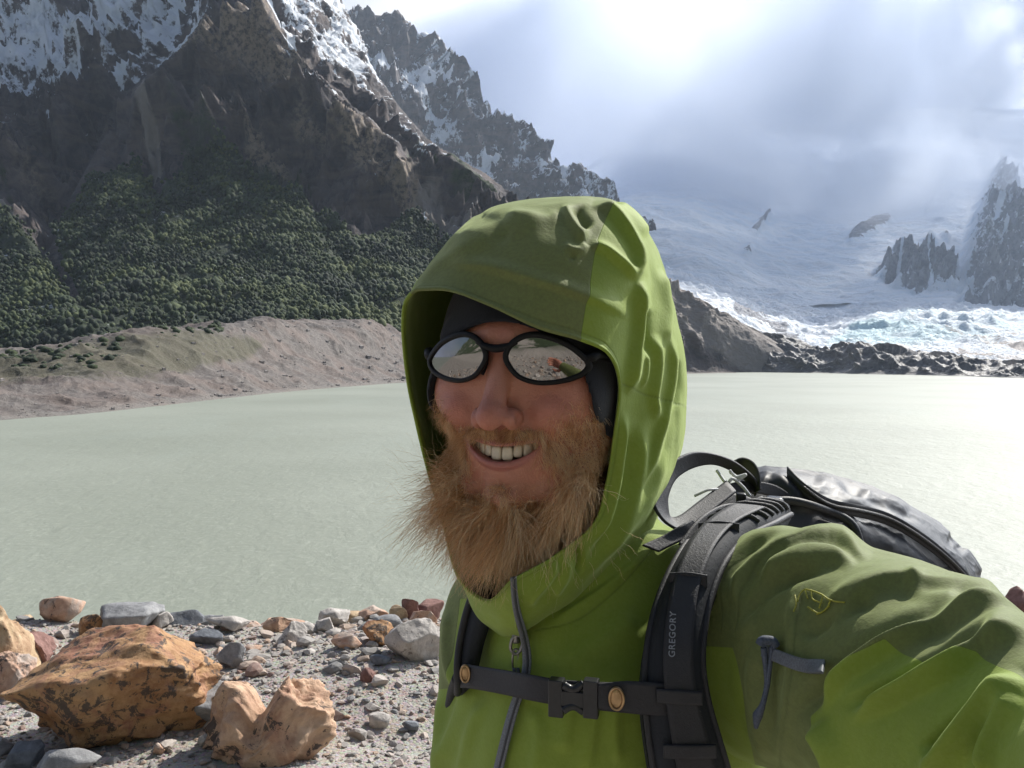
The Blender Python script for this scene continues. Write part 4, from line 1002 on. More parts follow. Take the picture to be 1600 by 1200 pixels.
def hair_mat(t):
    c = t.ramp(t.attr('tone'), [(0, (.48, .25, .10)), (.3, (.82, .50, .23)), (.65, (.95, .70, .40)), (1, (.97, .86, .64))])
    c = t.mix(t.math('MULTIPLY', t.attr('tip'), .35), c, (.90, .72, .48))
    p_ = t.add('ShaderNodeBsdfPrincipled', {'Base Color': c, 'Roughness': .42, 'Specular IOR Level': .5})
    tr = t.add('ShaderNodeBsdfTranslucent', {'Color': c}); m = t.n.new('ShaderNodeMixShader'); m.inputs[0].default_value = .45
    t.l.new(p_, m.inputs[1]); t.l.new(tr, m.inputs[2]); return m.outputs[0]
mesh_obj('beard', V_, F_, material('beard_hair', hair_mat), person, attrs={'tone': tone, 'tip': tip})

# ================================================================== CLOTHES
LIME, OLIVE = (.240, .325, .042), (.155, .175, .065)
def jacket_mat(name, seams=()):
    def bld(t):
        o = t.coord(); n = t.noise(55, 5, .6, o); wv = t.noise(900, 2, .6, o); w2 = t.noise(9, 4, .5, o)
        c = t.mix(t.mr(t.attr('panel'), .45, .55), LIME, OLIVE)
        c = t.mix(t.math('MULTIPLY', n, .35), c, tuple(q * .72 for q in OLIVE), 'MIX') if False else t.mix(t.mr(n, .2, .8, 0, .14), c, (.10, .14, .03))
        gr = t.noise(330, 3, .7, o); c = t.mix(t.mr(gr, .3, .7, 0, .16), c, (.34, .42, .12))
        seam = t.mr(t.math('ABSOLUTE', t.math('SUBTRACT', t.attr('panel'), .5)), .0, .055, 1, 0)
        c = t.mix(t.math('MULTIPLY', seam, .35), c, (.03, .045, .012))
        sm2 = t.attr('seam'); c = t.mix(t.math('MULTIPLY', sm2, .3), c, (.03, .05, .012))
        h = t.math('ADD', t.math('ADD', t.math('MULTIPLY', wv, .25), t.math('MULTIPLY', gr, .9)), t.math('SUBTRACT', t.math('MULTIPLY', w2, 3.0), t.math('ADD', t.math('MULTIPLY', seam, 1.2), t.math('MULTIPLY', sm2, 1.2))))
        p_ = t.add('ShaderNodeBsdfPrincipled', {'Base Color': c, 'Roughness': .72, 'Sheen Weight': .35, 'Sheen Roughness': .4, 'Sheen Tint': (.85, 1, .5, 1), 'Specular IOR Level': .3, 'Normal': t.bump(h, .35, .0012)})
        tr = t.add('ShaderNodeBsdfTranslucent', {'Color': c}); m = t.n.new('ShaderNodeMixShader'); m.inputs[0].default_value = .10
        t.l.new(p_, m.inputs[1]); t.l.new(tr, m.inputs[2]); return m.outputs[0]
    return material(name, bld)
JM = jacket_mat('green_softshell')
def A(*rows_): return np.stack([P(*np.array(r, float).T) for r in rows_])

# ---- torso: rings from hem to neck, closed round the back
torso = A(
 [(700, 1560, .86), (740, 1560, .78), (800, 1560, .72), (880, 1560, .69), (960, 1560, .69), (1040, 1560, .71), (1120, 1560, .75), (1190, 1560, .83), (1180, 1560, .97), (1040, 1560, 1.05), (880, 1560, 1.05), (740, 1560, .97)],
 [(690, 1380, .86), (730, 1380, .78), (785, 1380, .72), (870, 1380, .69), (955, 1380, .69), (1040, 1380, .70), (1125, 1380, .74), (1200, 1380, .82), (1190, 1380, .96), (1040, 1380, 1.05), (880, 1380, 1.05), (730, 1380, .97)],
 [(678, 1200, .87), (712, 1200, .79), (770, 1200, .725), (860, 1200, .69), (955, 1200, .69), (1040, 1200, .70), (1120, 1200, .735), (1190, 1200, .81), (1185, 1200, .95), (1040, 1200, 1.04), (880, 1200, 1.05), (730, 1200, .98)],
 [(684, 1100, .88), (720, 1100, .80), (775, 1100, .735), (860, 1100, .70), (950, 1100, .695), (1035, 1100, .705), (1110, 1100, .735), (1180, 1100, .81), (1180, 1100, .95), (1040, 1100, 1.03), (880, 1100, 1.05), (740, 1100, .98)],
 [(688, 1010, .89), (725, 1010, .82), (780, 1010, .75), (860, 1010, .715), (945, 1010, .71), (1030, 1010, .72), (1105, 1010, .75), (1170, 1010, .82), (1170, 1010, .95), (1030, 1010, 1.02), (880, 1010, 1.04), (750, 1010, .98)],
 [(697, 940, .91), (735, 935, .84), (785, 935, .77), (860, 935, .735), (945, 935, .73), (1030, 930, .745), (1105, 925, .77), (1165, 930, .83), (1165, 935, .94), (1030, 940, 1.0), (890, 940, 1.02), (765, 940, .98)],
 [(722, 895, .93), (755, 890, .86), (800, 888, .785), (865, 885, .745), (945, 880, .74), (1025, 872, .765), (1095, 868, .79), (1145, 875, .84), (1145, 890, .92), (1030, 890, .97), (905, 890, .99), (790, 895, .97)],
 [(775, 868, .92), (788, 862, .87), (812, 858, .80), (865, 854, .755), (940, 846, .748), (1010, 842, .772), (1062, 838, .805), (1090, 842, .85), (1085, 852, .90), (1010, 856, .94), (915, 860, .96), (830, 868, .95)],
 [(805, 840, .90), (808, 835, .86), (828, 830, .81), (870, 824, .765), (936, 818, .757), (990, 814, .778), (1020, 812, .815), (1030, 814, .85), (1022, 822, .89), (978, 828, .915), (915, 832, .93), (850, 838, .92)],
 [(805, 790, .89), (810, 785, .86), (828, 780, .815), (870, 774, .775), (932, 768, .767), (985, 764, .785), (1012, 762, .82), (1020, 764, .85), (1012, 772, .885), (972, 778, .91), (915, 782, .925), (850, 788, .915)])
v, f_, U, V = loft(torso, 260, 420, False, True)
def orient(v, f_, inside):
    q = normals(v, f_); s_ = np.einsum('ij,ij->i', q, v - inside).mean()
    return (f_, q) if s_ > 0 else (f_[:, ::-1], -q)
f_, q = orient(v, f_, v.mean(0))
x0, y0, d0 = proj(v)
folds = [([(735, 1060), (720, 1120), (690, 1200)], 9, 16, .007), ([(760, 1090), (735, 1150), (715, 1220)], 8, 8, .004),
         ([(880, 1180), (890, 1120), (900, 1060)], 12, 18, .0045), ([(1000, 960), (940, 1000), (870, 1040)], 16, 26, .004),
         ([(1010, 860), (940, 920), (860, 975)], 5, 12, .004), ([(935, 1080), (925, 1140), (915, 1210)], 16, 10, .004),
         ([(700, 950), (700, 1020), (715, 1080)], 8, 6, .006), ([(690, 1080), (690, 1150), (684, 1230)], 6, 8, .005),
         ([(980, 1060), (960, 1120), (965, 1200)], 10, 12, .004), ([(830, 1100), (845, 1150), (835, 1220)], 12, 12, .003), ([(800, 950), (815, 1010), (820, 1070)], 10, 6, .004)]
v = apply_folds(v, f_, folds, 1.0, .95)
v = v + q * (.0035 * fbm(v * np.array([9, 9, 5.]), 3))[:, None]
# olive yoke over the far shoulder, lime below
panel = .5 + np.clip(np.minimum((935 - y0) / 22., (775 - x0) / 30.), -.5, .5)
panel = np.maximum(panel, np.where(y0 < 1075, .5 + np.clip((712 - .1 * (y0 - 1000) - x0) / 20., -.5, .5), 0))
ds, _, _ = polydist(x0, y0, smooth_poly([(838, 985), (900, 970), (960, 925), (1015, 862)], 20))
jk = mesh_obj('jacket', v, f_, JM, person, attrs={'panel': panel, 'seam': np.exp(-(ds / 1.6)**2) * (d0 < .9)})

# ---- hood with collar
hood = A(
 [(801, 906, .655), (762, 938, .700), (716, 900, .735), (692, 815, .745), (668, 735, .738), (650, 660, .735), (636, 590, .728), (629, 505, .710), (640, 463, .690), (692, 454, .664), (762, 478, .645), (840, 514, .634), (905, 533, .640), (950, 556, .652), (967, 604, .668), (958, 680, .684), (945, 760, .688), (925, 820, .682), (865, 868, .668), (803, 903, .650)],
 [(804, 946, .675), (768, 962, .715), (730, 930, .760), (712, 830, .785), (692, 735, .775), (668, 660, .780), (652, 590, .775), (644, 515, .755), (652, 446, .735), (688, 408, .705), (745, 408, .672), (850, 424, .650), (912, 448, .650), (962, 478, .666), (992, 545, .690), (996, 640, .706), (985, 740, .712), (960, 825, .705), (880, 905, .690), (807, 946, .671)],
 [(812, 990, .712), (775, 985, .735), (745, 950, .785), (745, 850, .840), (735, 740, .830), (710, 660, .830), (690, 590, .825), (675, 520, .805), (680, 440, .780), (708, 372, .750), (765, 347, .705), (862, 358, .680), (925, 376, .678), (986, 405, .695), (1024, 490, .725), (1040, 590, .748), (1035, 700, .756), (1005, 800, .750), (930, 905, .730), (816, 988, .708)],
 [(830, 1000, .80), (800, 990, .82), (790, 950, .86), (790, 860, .90), (785, 760, .89), (765, 680, .885), (745, 600, .885), (735, 530, .870), (735, 450, .850), (752, 350, .815), (802, 316, .765), (878, 308, .738), (938, 318, .735), (1000, 350, .752), (1044, 445, .790), (1070, 565, .815), (1070, 665, .822), (1048, 755, .815), (1000, 850, .790), (900, 930, .76)],
 [(900, 960, .90), (895, 940, .905), (890, 910, .93), (890, 860, .95), (885, 790, .95), (870, 710, .955), (860, 620, .960), (850, 550, .955), (850, 450, .940), (850, 380, .905), (870, 345, .865), (905, 325, .835), (945, 330, .832), (990, 365, .845), (1028, 450, .870), (1046, 560, .885), (1046, 660, .89), (1036, 750, .885), (1010, 830, .88), (960, 900, .88)],
 [(965, 905, 0.93), (965, 882, 0.935), (965, 842, 0.945), (965, 790, 0.955), (965, 720, 0.965), (965, 640, 0.975), (965, 560, 0.98), (965, 490, 0.975), (965, 430, 0.955), (965, 395, 0.925), (966, 395, 0.925), (966, 430, 0.955), (966, 490, 0.975), (966, 560, 0.98), (966, 640, 0.975), (966, 720, 0.965), (966, 790, 0.955), (966, 842, 0.945), (966, 882, 0.935), (966, 905, 0.93)])
v, f_, U, V = loft(hood, 300, 620)
cen = HW((0, -15, -10)); f_, q = orient(v, f_, cen); x0, y0, d0 = proj(v)
folds = [
 ([(690, 412), (760, 420), (840, 440), (910, 462), (990, 500)], 6, 14, .0035),          # brim seam line
 ([(700, 400), (750, 372), (780, 352), (860, 350)], 20, 20, .004), ([(740, 340), (770, 350), (800, 375)], 18, 14, -.003),
 ([(880, 318), (890, 345), (905, 368), (918, 378)], 6, 12, .006), ([(900, 320), (912, 345), (922, 358)], 9, 9, -.006),
 ([(925, 320), (950, 330), (975, 360), (992, 400), (990, 440)], 5, 12, .009), ([(918, 382), (945, 395), (975, 420), (992, 440)], 5, 9, .006),
 ([(960, 322), (985, 338), (1010, 370)], 7, 11, .004), ([(880, 385), (905, 392), (915, 380)], 8, 7, .0028), ([(890, 398), (900, 402)], 6, 6, -.002),
 ([(790, 340), (850, 345), (880, 330)], 12, 12, .004), ([(640, 470), (680, 420), (740, 385)], 7, 10, .002),
 ([(994, 430), (996, 500), (988, 560), (980, 620)], 5, 12, .008), ([(1010, 480), (1008, 520), (1003, 560)], 10, 8, -.006),
 ([(1030, 420), (1040, 480), (1036, 540)], 8, 6, .005), ([(1003, 520), (1006, 570), (1000, 610)], 5, 5, .004), ([(1020, 520), (1024, 570), (1018, 620), (1028, 660)], 6, 8, .006),
 ([(1042, 520), (1046, 570), (1040, 630), (1022, 700), (1000, 760)], 4, 8, .006), ([(1056, 560), (1060, 600), (1052, 640)], 6, 5, -.004),
 ([(975, 640), (968, 700), (955, 780), (930, 850)], 6, 8, .006), ([(990, 660), (980, 740), (960, 820), (915, 890)], 8, 10, -.005),
 ([(1005, 660), (998, 740), (975, 820), (930, 880), (905, 895)], 7, 9, .005), ([(1040, 700), (1020, 760), (985, 820), (940, 870)], 9, 12, .004),
 ([(870, 875), (850, 905), (830, 930), (822, 950)], 5, 9, .006), ([(905, 850), (908, 880), (902, 896)], 4, 3, -.010), ([(886, 870), (880, 900), (860, 930)], 8, 8, .005),
 ([(640, 540), (650, 600), (665, 660)], 5, 5, .003)]
v = apply_folds(v, f_, folds, 1.0)
# rolled hem at the rim
v = v + q * (.0016 * np.exp(-((U - .045) / .035)**2) + .0022 * fbm(v * 14., 3) * sstep(U, .3, 1.2))[:, None]
sP = np.interp(U, [0, 1, 2, 3, 4, 5], [8.1, 8.4, 8.9, 9.2, 9.4, 9.5]); eP = np.interp(U, [0, 1, 2, 3, 4, 5], [12.02, 12.15, 12.1, 12.3, 12.5, 12.5])
panel = .5 + np.clip(np.minimum(V - sP, eP - V) * 2.6, -.5, .5)
seam = np.exp(-((U - .16) / .018)**2) * .8
d1, _, _ = polydist(x0, y0, smooth_poly([(972, 600), (1010, 618), (1045, 628), (1074, 636)], 20)); seam = np.maximum(seam, np.exp(-(d1 / 1.5)**2) * (d0 < .88))
hd = mesh_obj('hood', v, f_, JM, jk, attrs={'panel': panel, 'seam': seam}); solid(hd, .0022, -1)

# ---- sleeve of the arm that holds the camera
def ring(c, rx, rz, ax, m=16, tw=0.0):
    ax = np.asarray(ax, float); ax = ax / np.linalg.norm(ax); s_ = np.cross(ax, [0, 0, 1.]); s_ /= np.linalg.norm(s_); u_ = np.cross(s_, ax)
    a = np.linspace(0, 2 * np.pi, m, endpoint=False) + tw; return c + rx * np.cos(a)[:, None] * s_ + rz * np.sin(a)[:, None] * u_
def arm_rings(spec):
    cs = np.array([s_[0] for s_ in spec]); tg_ = np.gradient(cs, axis=0)
    return np.stack([ring(cs[i], spec[i][1], spec[i][2], tg_[i]) for i in range(len(spec))])
WR = CAM + np.array([.20, .005, -.085])
spec = [(P(1090, 1000, .845), .085, .090), (P(1165, 1005, .80), .092, .098), (P(1250, 1015, .735), .094, .099), (P(1350, 1050, .66), .088, .088), (P(1470, 1120, .575), .080, .080), (P(1620, 1190, .49), .072, .072),
        (P(1800, 1250, .41), .064, .066), (CAM + np.array([.275, .33, -.165]), .060, .060), (CAM + np.array([.27, .21, -.14]), .052, .052), (CAM + np.array([.235, .10, -.11]), .044, .044), (WR, .037, .037)]
rg = arm_rings(spec); v, f_, U, V = loft(rg, 680, 400, False, True)
cl_ = np.array([s_[0] for s_ in spec]); f_, q = orient(v, f_, np.array(spec[3][0])) 
cc_, _ = crom(cl_, 680); qq = normals(v, f_); 
if np.einsum('ij,ij->i', qq, v - np.repeat(cc_, 400, 0)).mean() < 0: f_ = f_[:, ::-1]; qq = -qq
x0, y0, d0 = proj(v)
folds = [
 ([(1125, 960), (1135, 900), (1180, 850), (1250, 832)], 10, 12, .006), ([(1150, 960), (1165, 905), (1215, 860), (1300, 842), (1360, 880)], 8, 12, .010),
 ([(1185, 905), (1240, 870), (1300, 868), (1340, 890)], 14, 8, .007), ([(1160, 1000), (1190, 930), (1240, 885), (1320, 892)], 10, 16, .007),
 ([(1155, 985), (1200, 920), (1260, 892), (1330, 885)], 12, 9, -.009),
 ([(1290, 985), (1330, 940), (1390, 912), (1470, 922), (1600, 950)], 8, 30, .011), ([(1255, 905), (1240, 960), (1235, 1060), (1215, 1200)], 10, 14, .004),
 ([(1250, 1000), (1320, 950), (1370, 935)], 14, 10, -.006),
 ([(1275, 1110), (1330, 1050), (1390, 1010), (1480, 970), (1600, 965)], 8, 26, .016), ([(1240, 1130), (1300, 1050), (1400, 985), (1520, 955)], 18, 14, -.012),
 ([(1270, 1130), (1300, 1170), (1320, 1230)], 12, 18, .012), ([(1330, 1125), (1400, 1090), (1480, 1050), (1540, 1010), (1620, 990)], 9, 30, .015),
 ([(1320, 1108), (1400, 1068), (1480, 1025), (1560, 990)], 14, 10, -.012), ([(1440, 1220), (1500, 1180), (1550, 1120), (1610, 1060)], 12, 26, .015),
 ([(1440, 1180), (1500, 1130), (1550, 1080)], 14, 12, -.012), ([(1545, 1220), (1560, 1150), (1600, 1090)], 9, 9, .008),
 ([(1185, 1000), (1175, 1080), (1200, 1200)], 12, 16, .005), ([(1420, 900), (1440, 930), (1500, 945)], 10, 10, .004)]
v = apply_folds(v, f_, folds, 1.0)
v = v + qq * (.003 * fbm(v * 13., 3))[:, None]
limeA = softpoly(x0, y0, [(1262, 1120), (1300, 1062), (1395, 1012), (1465, 1045), (1530, 1025), (1600, 1062), (2400, 1700), (1300, 1500), (1290, 1210)], 5)
limeB = softpoly(x0, y0, [(1000, 1003), (1145, 1012), (1160, 1090), (1182, 1210), (1182, 1500), (1000, 1500)], 5)
panel = 1 - np.maximum(limeA, limeB)
d1, _, _ = polydist(x0, y0, smooth_poly([(1262, 905), (1250, 960), (1240, 1060), (1218, 1210)], 20)); d2, _, _ = polydist(x0, y0, smooth_poly([(1152, 985), (1165, 925), (1205, 870), (1280, 840)], 20))
d3, _, _ = polydist(x0, y0, smooth_poly([(1128, 985), (1140, 905), (1180, 862)], 20))
seam = np.exp(-(np.minimum(np.minimum(d1, d2), d3) / 1.4)**2)
slv = mesh_obj('sleeve', v, f_, JM, jk, attrs={'panel': panel, 'seam': seam})
SLV = (v, x0, y0, d0, qq)
# far sleeve hanging at his other side
far = [(P(815, 960, .95), .066, .066), (P(778, 985, .945), .060, .060), (P(768, 1080, .945), .056, .056), (P(764, 1200, .94), .053, .053), (P(760, 1400, .90), .05, .05), (P(770, 1560, .84), .046, .046), (P(790, 1680, .78), .042, .042)]
def arm_rings2(spec):
    cs = np.array([s_[0] for s_ in spec]); tg_ = np.gradient(cs, axis=0); out = []
    for i in range(len(spec)):
        ax = tg_[i] / np.linalg.norm(tg_[i]); s_ = np.cross(ax, [0, 1., 0]); s_ /= np.linalg.norm(s_); u_ = np.cross(s_, ax); a = np.linspace(0, 2 * np.pi, 16, endpoint=False)
        out.append(cs[i] + spec[i][1] * np.cos(a)[:, None] * s_ + spec[i][2] * np.sin(a)[:, None] * u_)
    return np.stack(out)
rg = arm_rings2(far); v, f_, U, V = loft(rg, 200, 120, False, True); cc_, _ = crom(np.array([s_[0] for s_ in far]), 200); qq = normals(v, f_)
if np.einsum('ij,ij->i', qq, v - np.repeat(cc_, 120, 0)).mean() < 0: f_ = f_[:, ::-1]; qq = -qq
v = v + qq * (.006 * (ridged(v * np.array([8, 8, 14.]), 3) - .8))[:, None]; x0, y0, _ = proj(v)
mesh_obj('sleeve', v, f_, JM, jk, attrs={'panel': .5 + np.clip((1010 + .8 * (x0 - 690) - y0) / 16., -.5, .5), 'seam': 0 * x0})


# hand that holds the camera, at the end of the sleeve, and the other one
hp = []
def hand_parts(wr, fwd, side, up, curl=.6, sx=1):
    fwd, side, up = [np.asarray(q, float) / np.linalg.norm(q) for q in (fwd, side, up)]
    def L(f, s_, u): return wr + fwd * f + side * s_ * sx + up * u
    out = []
    segs = [(L(-.03, 0, 0), L(.02, 0, 0), .026, .026), (L(.02, -.018, 0), L(.08, -.026, 0), .018, .014), (L(.02, .0, 0), L(.085, -.006, 0), .019, .014), (L(.02, .018, 0), L(.08, .016, 0), .018, .013), (L(.03, .026, -.002), L(.07, .034, -.002), .016, .012)]
    for k, (s_, ln) in enumerate([(-.027, .9), (-.007, 1.), (.014, .93), (.034, .74)]):
        b = L(.083, s_, 0); a1 = curl * .8; p1 = b + (fwd * math.cos(a1) - up * math.sin(a1)) * .042 * ln; a2 = curl * 1.9; p2 = p1 + (fwd * math.cos(a2) - up * math.sin(a2)) * .026 * ln; a3 = curl * 2.6; p3 = p2 + (fwd * math.cos(a3) - up * math.sin(a3)) * .020 * ln
        segs += [(b, p1, .0092, .0086), (p1, p2, .0086, .0080), (p2, p3, .0080, .0068)]
    t0 = L(.015, -.025, -.008); t1 = L(.045, -.052, -.020); t2 = L(.072, -.058, -.034); t3 = L(.094, -.052, -.044)
    segs += [(t0, t1, .015, .012), (t1, t2, .0115, .0105), (t2, t3, .0105, .008)]
    P_ = np.array([q for s_ in segs for q in s_[:2]]); lo = P_.min(0) - .04; hi = P_.max(0) + .04
    def fn(p):
        d = None
        for a, b, ra, rb in segs:
            e = cap(p, a - lo, b - lo, ra, rb); d = e if d is None else smin(d, e, .006)
        return d
    v, q_ = sdf_mesh(fn, (0, 0, 0), tuple(hi - lo), .0032); v = v + lo; nq = normals(v, q_); g_ = (fn((v - lo + nq * .001).astype(np.float32)) - fn((v - lo - nq * .001).astype(np.float32))).mean()
    return v, (q_ if g_ > 0 else q_[:, ::-1])
h1 = hand_parts(WR, (-.75, -.55, .30), (-.2, .1, 1), (.5, -.8, .1), .5)
h2 = hand_parts(P(795, 1700, .775), (.2, -.1, -1), (.2, 1, 0), (-1, .1, 0), .5, -1)
for hd_ in (h1, h2): mesh_obj('hand', hd_[0], hd_[1], body.data.materials[0], body)

# trousers and boots (below the frame)
gz = lambda x, y_: float(ground_h(np.array([x]), np.array([y_]))[0])
hipc = np.array([.075, .90, .93]); TR = simple('dark_trousers', (.03, .03, .035), .85, 80)
tp_ = []
for s_ in (-1, 1):
    fx, fy = hipc[0] + s_ * .10, hipc[1] - s_ * .06; g0 = gz(fx, fy)
    tp_.append(tube([hipc + [s_ * .05, 0, .13], hipc + [s_ * .075, 0, .0], (fx, fy + .02, .52), (fx, fy + .03, .30), (fx, fy + .03, g0 + .09)], [.115, .125, .085, .075, .068], 24, 60))
    b = tube([(fx, fy + .05, g0 + .17), (fx, fy + .04, g0 + .07), (fx - .03, fy - .05, g0 + .055), (fx - .06, fy - .15, g0 + .045)], [.056, .058, .052, .035], 20, 30)
    mesh_obj('boot', b[0], b[1], simple('boot_leather', (.10, .06, .035), .6, 60), person)
V_, F_ = join(tp_); mesh_obj('trousers', V_, F_, TR, person)

# ---- jacket trims
ZT = simple('zip_tape', (.13, .14, .16), .5, 900, .5, .0006, .3); CORD = simple('cord', (.07, .085, .12), .7, 700, .6, .0006, .3); METAL = simple('zip_metal', (.25, .24, .23), .35, 300, .2, .0003, .2, **{'Metallic': .9})
def surf_d(obj_v, px, py, rad=9):
    """depth of the nearest surface of a point cloud seen at a photo pixel (for laying trims on cloth)"""
    x, y_, d = proj(obj_v); m = (np.abs(x - px) < rad) & (np.abs(y_ - py) < rad); return float(np.percentile(d[m], 8)) if m.any() else None
TV = np.array([q.co[:] for q in jk.data.vertices]) + np.array(jk['_w']); HV = np.array([q.co[:] for q in hd.data.vertices]) + np.array(hd['_w'])
ALLV = np.vstack([TV, HV, SLV[0]])
def lay(pts, off, clouds=None, rad=9):
    c = ALLV if clouds is None else clouds; out = []; last = .72
    for px, py in pts:
        d = surf_d(c, px, py, rad) or last; last = d; out.append(P(px, py, d - off))
    out = np.array(out); return out
def strip(name, left, right, off, mat, parent, clouds=None, n=80, m=8, th=.0015, dens=14, smooth=3):
    a = crom(np.array(left, float), dens)[0]; b = crom(np.array(right, float), dens)[0]
    A_, B_ = lay(a, off, clouds), lay(b, off, clouds)
    for _ in range(smooth):
        for Q in (A_, B_): Q[1:-1] = (Q[:-2] + 2 * Q[1:-1] + Q[2:]) / 4
    v, f_ = band(A_, B_, n, m); f_, _q = orient(v, f_, v.mean(0) + np.array([0, .3, 0])); o = mesh_obj(name, v, f_, mat, parent); solid(o, th, 1); return o, A_, B_
zl = [(798, 902), (799, 936), (804, 968), (812, 992), (819, 1030), (816, 1060), (800, 1090), (788, 1137), (772, 1200), (760, 1260)]
zr = [(807, 900), (809, 934), (816, 966), (826, 992), (832, 1030), (829, 1060), (814, 1092), (802, 1140), (786, 1202), (774, 1262)]
_, zA, zB = strip('zipper', zl, zr, .004, ZT, jk, np.vstack([TV, HV]), 120, 6, .0012, 20)
v, f_ = tube((zA + zB) / 2 + np.array([0, -.0016, 0]), .0012, 8, 160); mesh_obj('zip_teeth', v, f_, simple('zip_coil', (.05, .055, .065), .45, 2200, 1, .0008, .4), jk)
zp = surf_d(np.vstack([TV, HV]), 806, 1010, 12) - .010
pl = [tube(P([806, 800, 798, 806, 814, 817, 812], [994, 1000, 1014, 1022, 1014, 1000, 994], zp), .0014, 8, 60, True),
      tube(P([806, 806], [990, 1004], zp + .002), .0034, 10, 6), tube(P([803, 801, 802, 808, 810, 809], [1016, 1030, 1046, 1046, 1030, 1016], zp), .0009, 8, 50, True)]
V_, F_ = join(pl); mesh_obj('zip_pull', V_, F_, METAL, jk)
cdp = [tube(P([803, 805, 807, 808, 806], [1044, 1060, 1085, 1110, 1124], zp - .008), [.0015, .0015, .0016, .0022, .0022], 8, 40), tube(P([809, 811, 811, 809, 806], [1044, 1062, 1085, 1106, 1122], zp - .007), .0014, 8, 40)]
V_, F_ = join(cdp); mesh_obj('zip_cord', V_, F_, CORD, jk)
# sleeve pocket zip with its cord
SV = SLV[0]
strip('pocket_zip', [(1196, 1008), (1215, 1014), (1245, 1028), (1270, 1032), (1290, 1035)], [(1192, 1026), (1210, 1032), (1240, 1048), (1268, 1055), (1287, 1053)], .003, ZT, slv, SV, 40, 8, .002, 8)
pd_ = surf_d(SV, 1200, 1020, 12) - .008
V_, F_ = join([tube(P([1187, 1192, 1206, 1212], [1008, 1001, 1002, 1010], pd_), .0035, 10, 20), tube(P([1193, 1196, 1198, 1192, 1184, 1181], [1012, 1040, 1070, 1100, 1118, 1138], [pd_, pd_, pd_, pd_ - .002, pd_, pd_]), [.0022, .0018, .0018, .002, .0036, .0014], 8, 50), tube(P([1206, 1203, 1199, 1192, 1187], [1010, 1040, 1072, 1100, 1114], pd_ - .001), .0017, 8, 40)])
mesh_obj('pocket_cord', V_, F_, CORD, slv)
YS = simple('yellow_thread', (.34, .33, .04), .6, 500)
st_ = [[(1246, 940), (1250, 928), (1258, 921), (1272, 924), (1286, 930), (1298, 938), (1320, 941)], [(1268, 922), (1270, 936), (1284, 942)], [(1286, 930), (1280, 950)], [(1298, 938), (1290, 952), (1276, 960)], [(1258, 921), (1262, 935)], [(1262, 948), (1280, 958), (1296, 946)], [(1242, 930), (1244, 944), (1240, 955)]]
V_, F_ = join([tube(lay(crom(np.array(q_, float), 10)[0], .0004, SV), .0006, 6, 30) for q_ in st_]); mesh_obj('stitching', V_, F_, YS, slv)

# ================================================================== BACKPACK
bp = empty('backpack', tuple(P(1330, 1000, 1.0).tolist()), 'black and dark grey hiking backpack worn by the man, its straps over his shoulders', 'backpack')
def nylon(name, a, b_, rough, gloss=.3, ws=40, wd=.004):
    def bld(t):
        o = t.coord(); n = t.noise(9, 6, .62, o, dist=.6); wv = t.noise(1100, 2, .5, o); w2 = t.noise(ws, 4, .6, o, dist=1)
        return {'Base Color': t.mix(t.mr(n, .3, .7), a, b_), 'Roughness': rough, 'Specular IOR Level': .5 + gloss, 'Normal': t.bump(t.math('ADD', t.math('MULTIPLY', w2, 1.0), t.math('MULTIPLY', wv, .12)), .5, wd)}
    return material(name, bld)
NY = nylon('coated_nylon', (.010, .011, .014), (.022, .023, .029), .54, -.1, 25, .0015)
WEB = nylon('black_webbing', (.012, .012, .016), (.026, .026, .032), .62, 0, 400, .0012)
MESHF = nylon('strap_fabric', (.007, .009, .014), (.014, .017, .024), .8, 0, 200, .001)
pk = A(
 [(1120, 1050, .93), (1200, 1050, .93), (1300, 1050, .95), (1400, 1060, .99), (1480, 1070, 1.04), (1528, 1080, 1.10), (1520, 1085, 1.18)],
 [(1120, 900, .91), (1200, 900, .91), (1300, 905, .925), (1400, 925, .965), (1482, 950, 1.01), (1534, 962, 1.07), (1528, 965, 1.17)],
 [(1130, 815, .905), (1205, 815, .905), (1300, 830, .925), (1400, 858, .965), (1480, 893, 1.01), (1533, 925, 1.07), (1528, 930, 1.17)],
 [(1145, 762, .935), (1215, 755, .94), (1300, 783, .96), (1400, 812, 1.00), (1478, 855, 1.05), (1530, 903, 1.10), (1526, 905, 1.18)],
 [(1160, 734, .99), (1230, 737, 1.0), (1310, 751, 1.03), (1395, 777, 1.07), (1474, 823, 1.11), (1520, 872, 1.15), (1515, 880, 1.20)],
 [(1170, 735, 1.06), (1240, 740, 1.08), (1320, 755, 1.11), (1395, 785, 1.15), (1465, 830, 1.18), (1505, 880, 1.20), (1500, 890, 1.22)],
 [(1170, 800, 1.12), (1240, 805, 1.15), (1320, 825, 1.18), (1390, 850, 1.22), (1450, 890, 1.24), (1490, 930, 1.24), (1490, 940, 1.24)],
 [(1160, 1080, 1.10), (1240, 1090, 1.14), (1320, 1100, 1.18), (1390, 1110, 1.22), (1450, 1120, 1.24), (1490, 1120, 1.24), (1490, 1110, 1.22)],
 [(1120, 1400, 1.02), (1200, 1400, 1.05), (1300, 1400, 1.10), (1380, 1400, 1.14), (1440, 1400, 1.16), (1480, 1400, 1.16), (1480, 1400, 1.18)],
 [(1120, 1390, .95), (1200, 1390, .95), (1300, 1390, .97), (1380, 1390, 1.0), (1440, 1390, 1.04), (1480, 1390, 1.10), (1480, 1395, 1.16)])
v, f_, U, V = loft(pk, 300, 320, True, False); f_, q = orient(v, f_, P(1320, 960, 1.05)); x0, y0, d0 = proj(v)
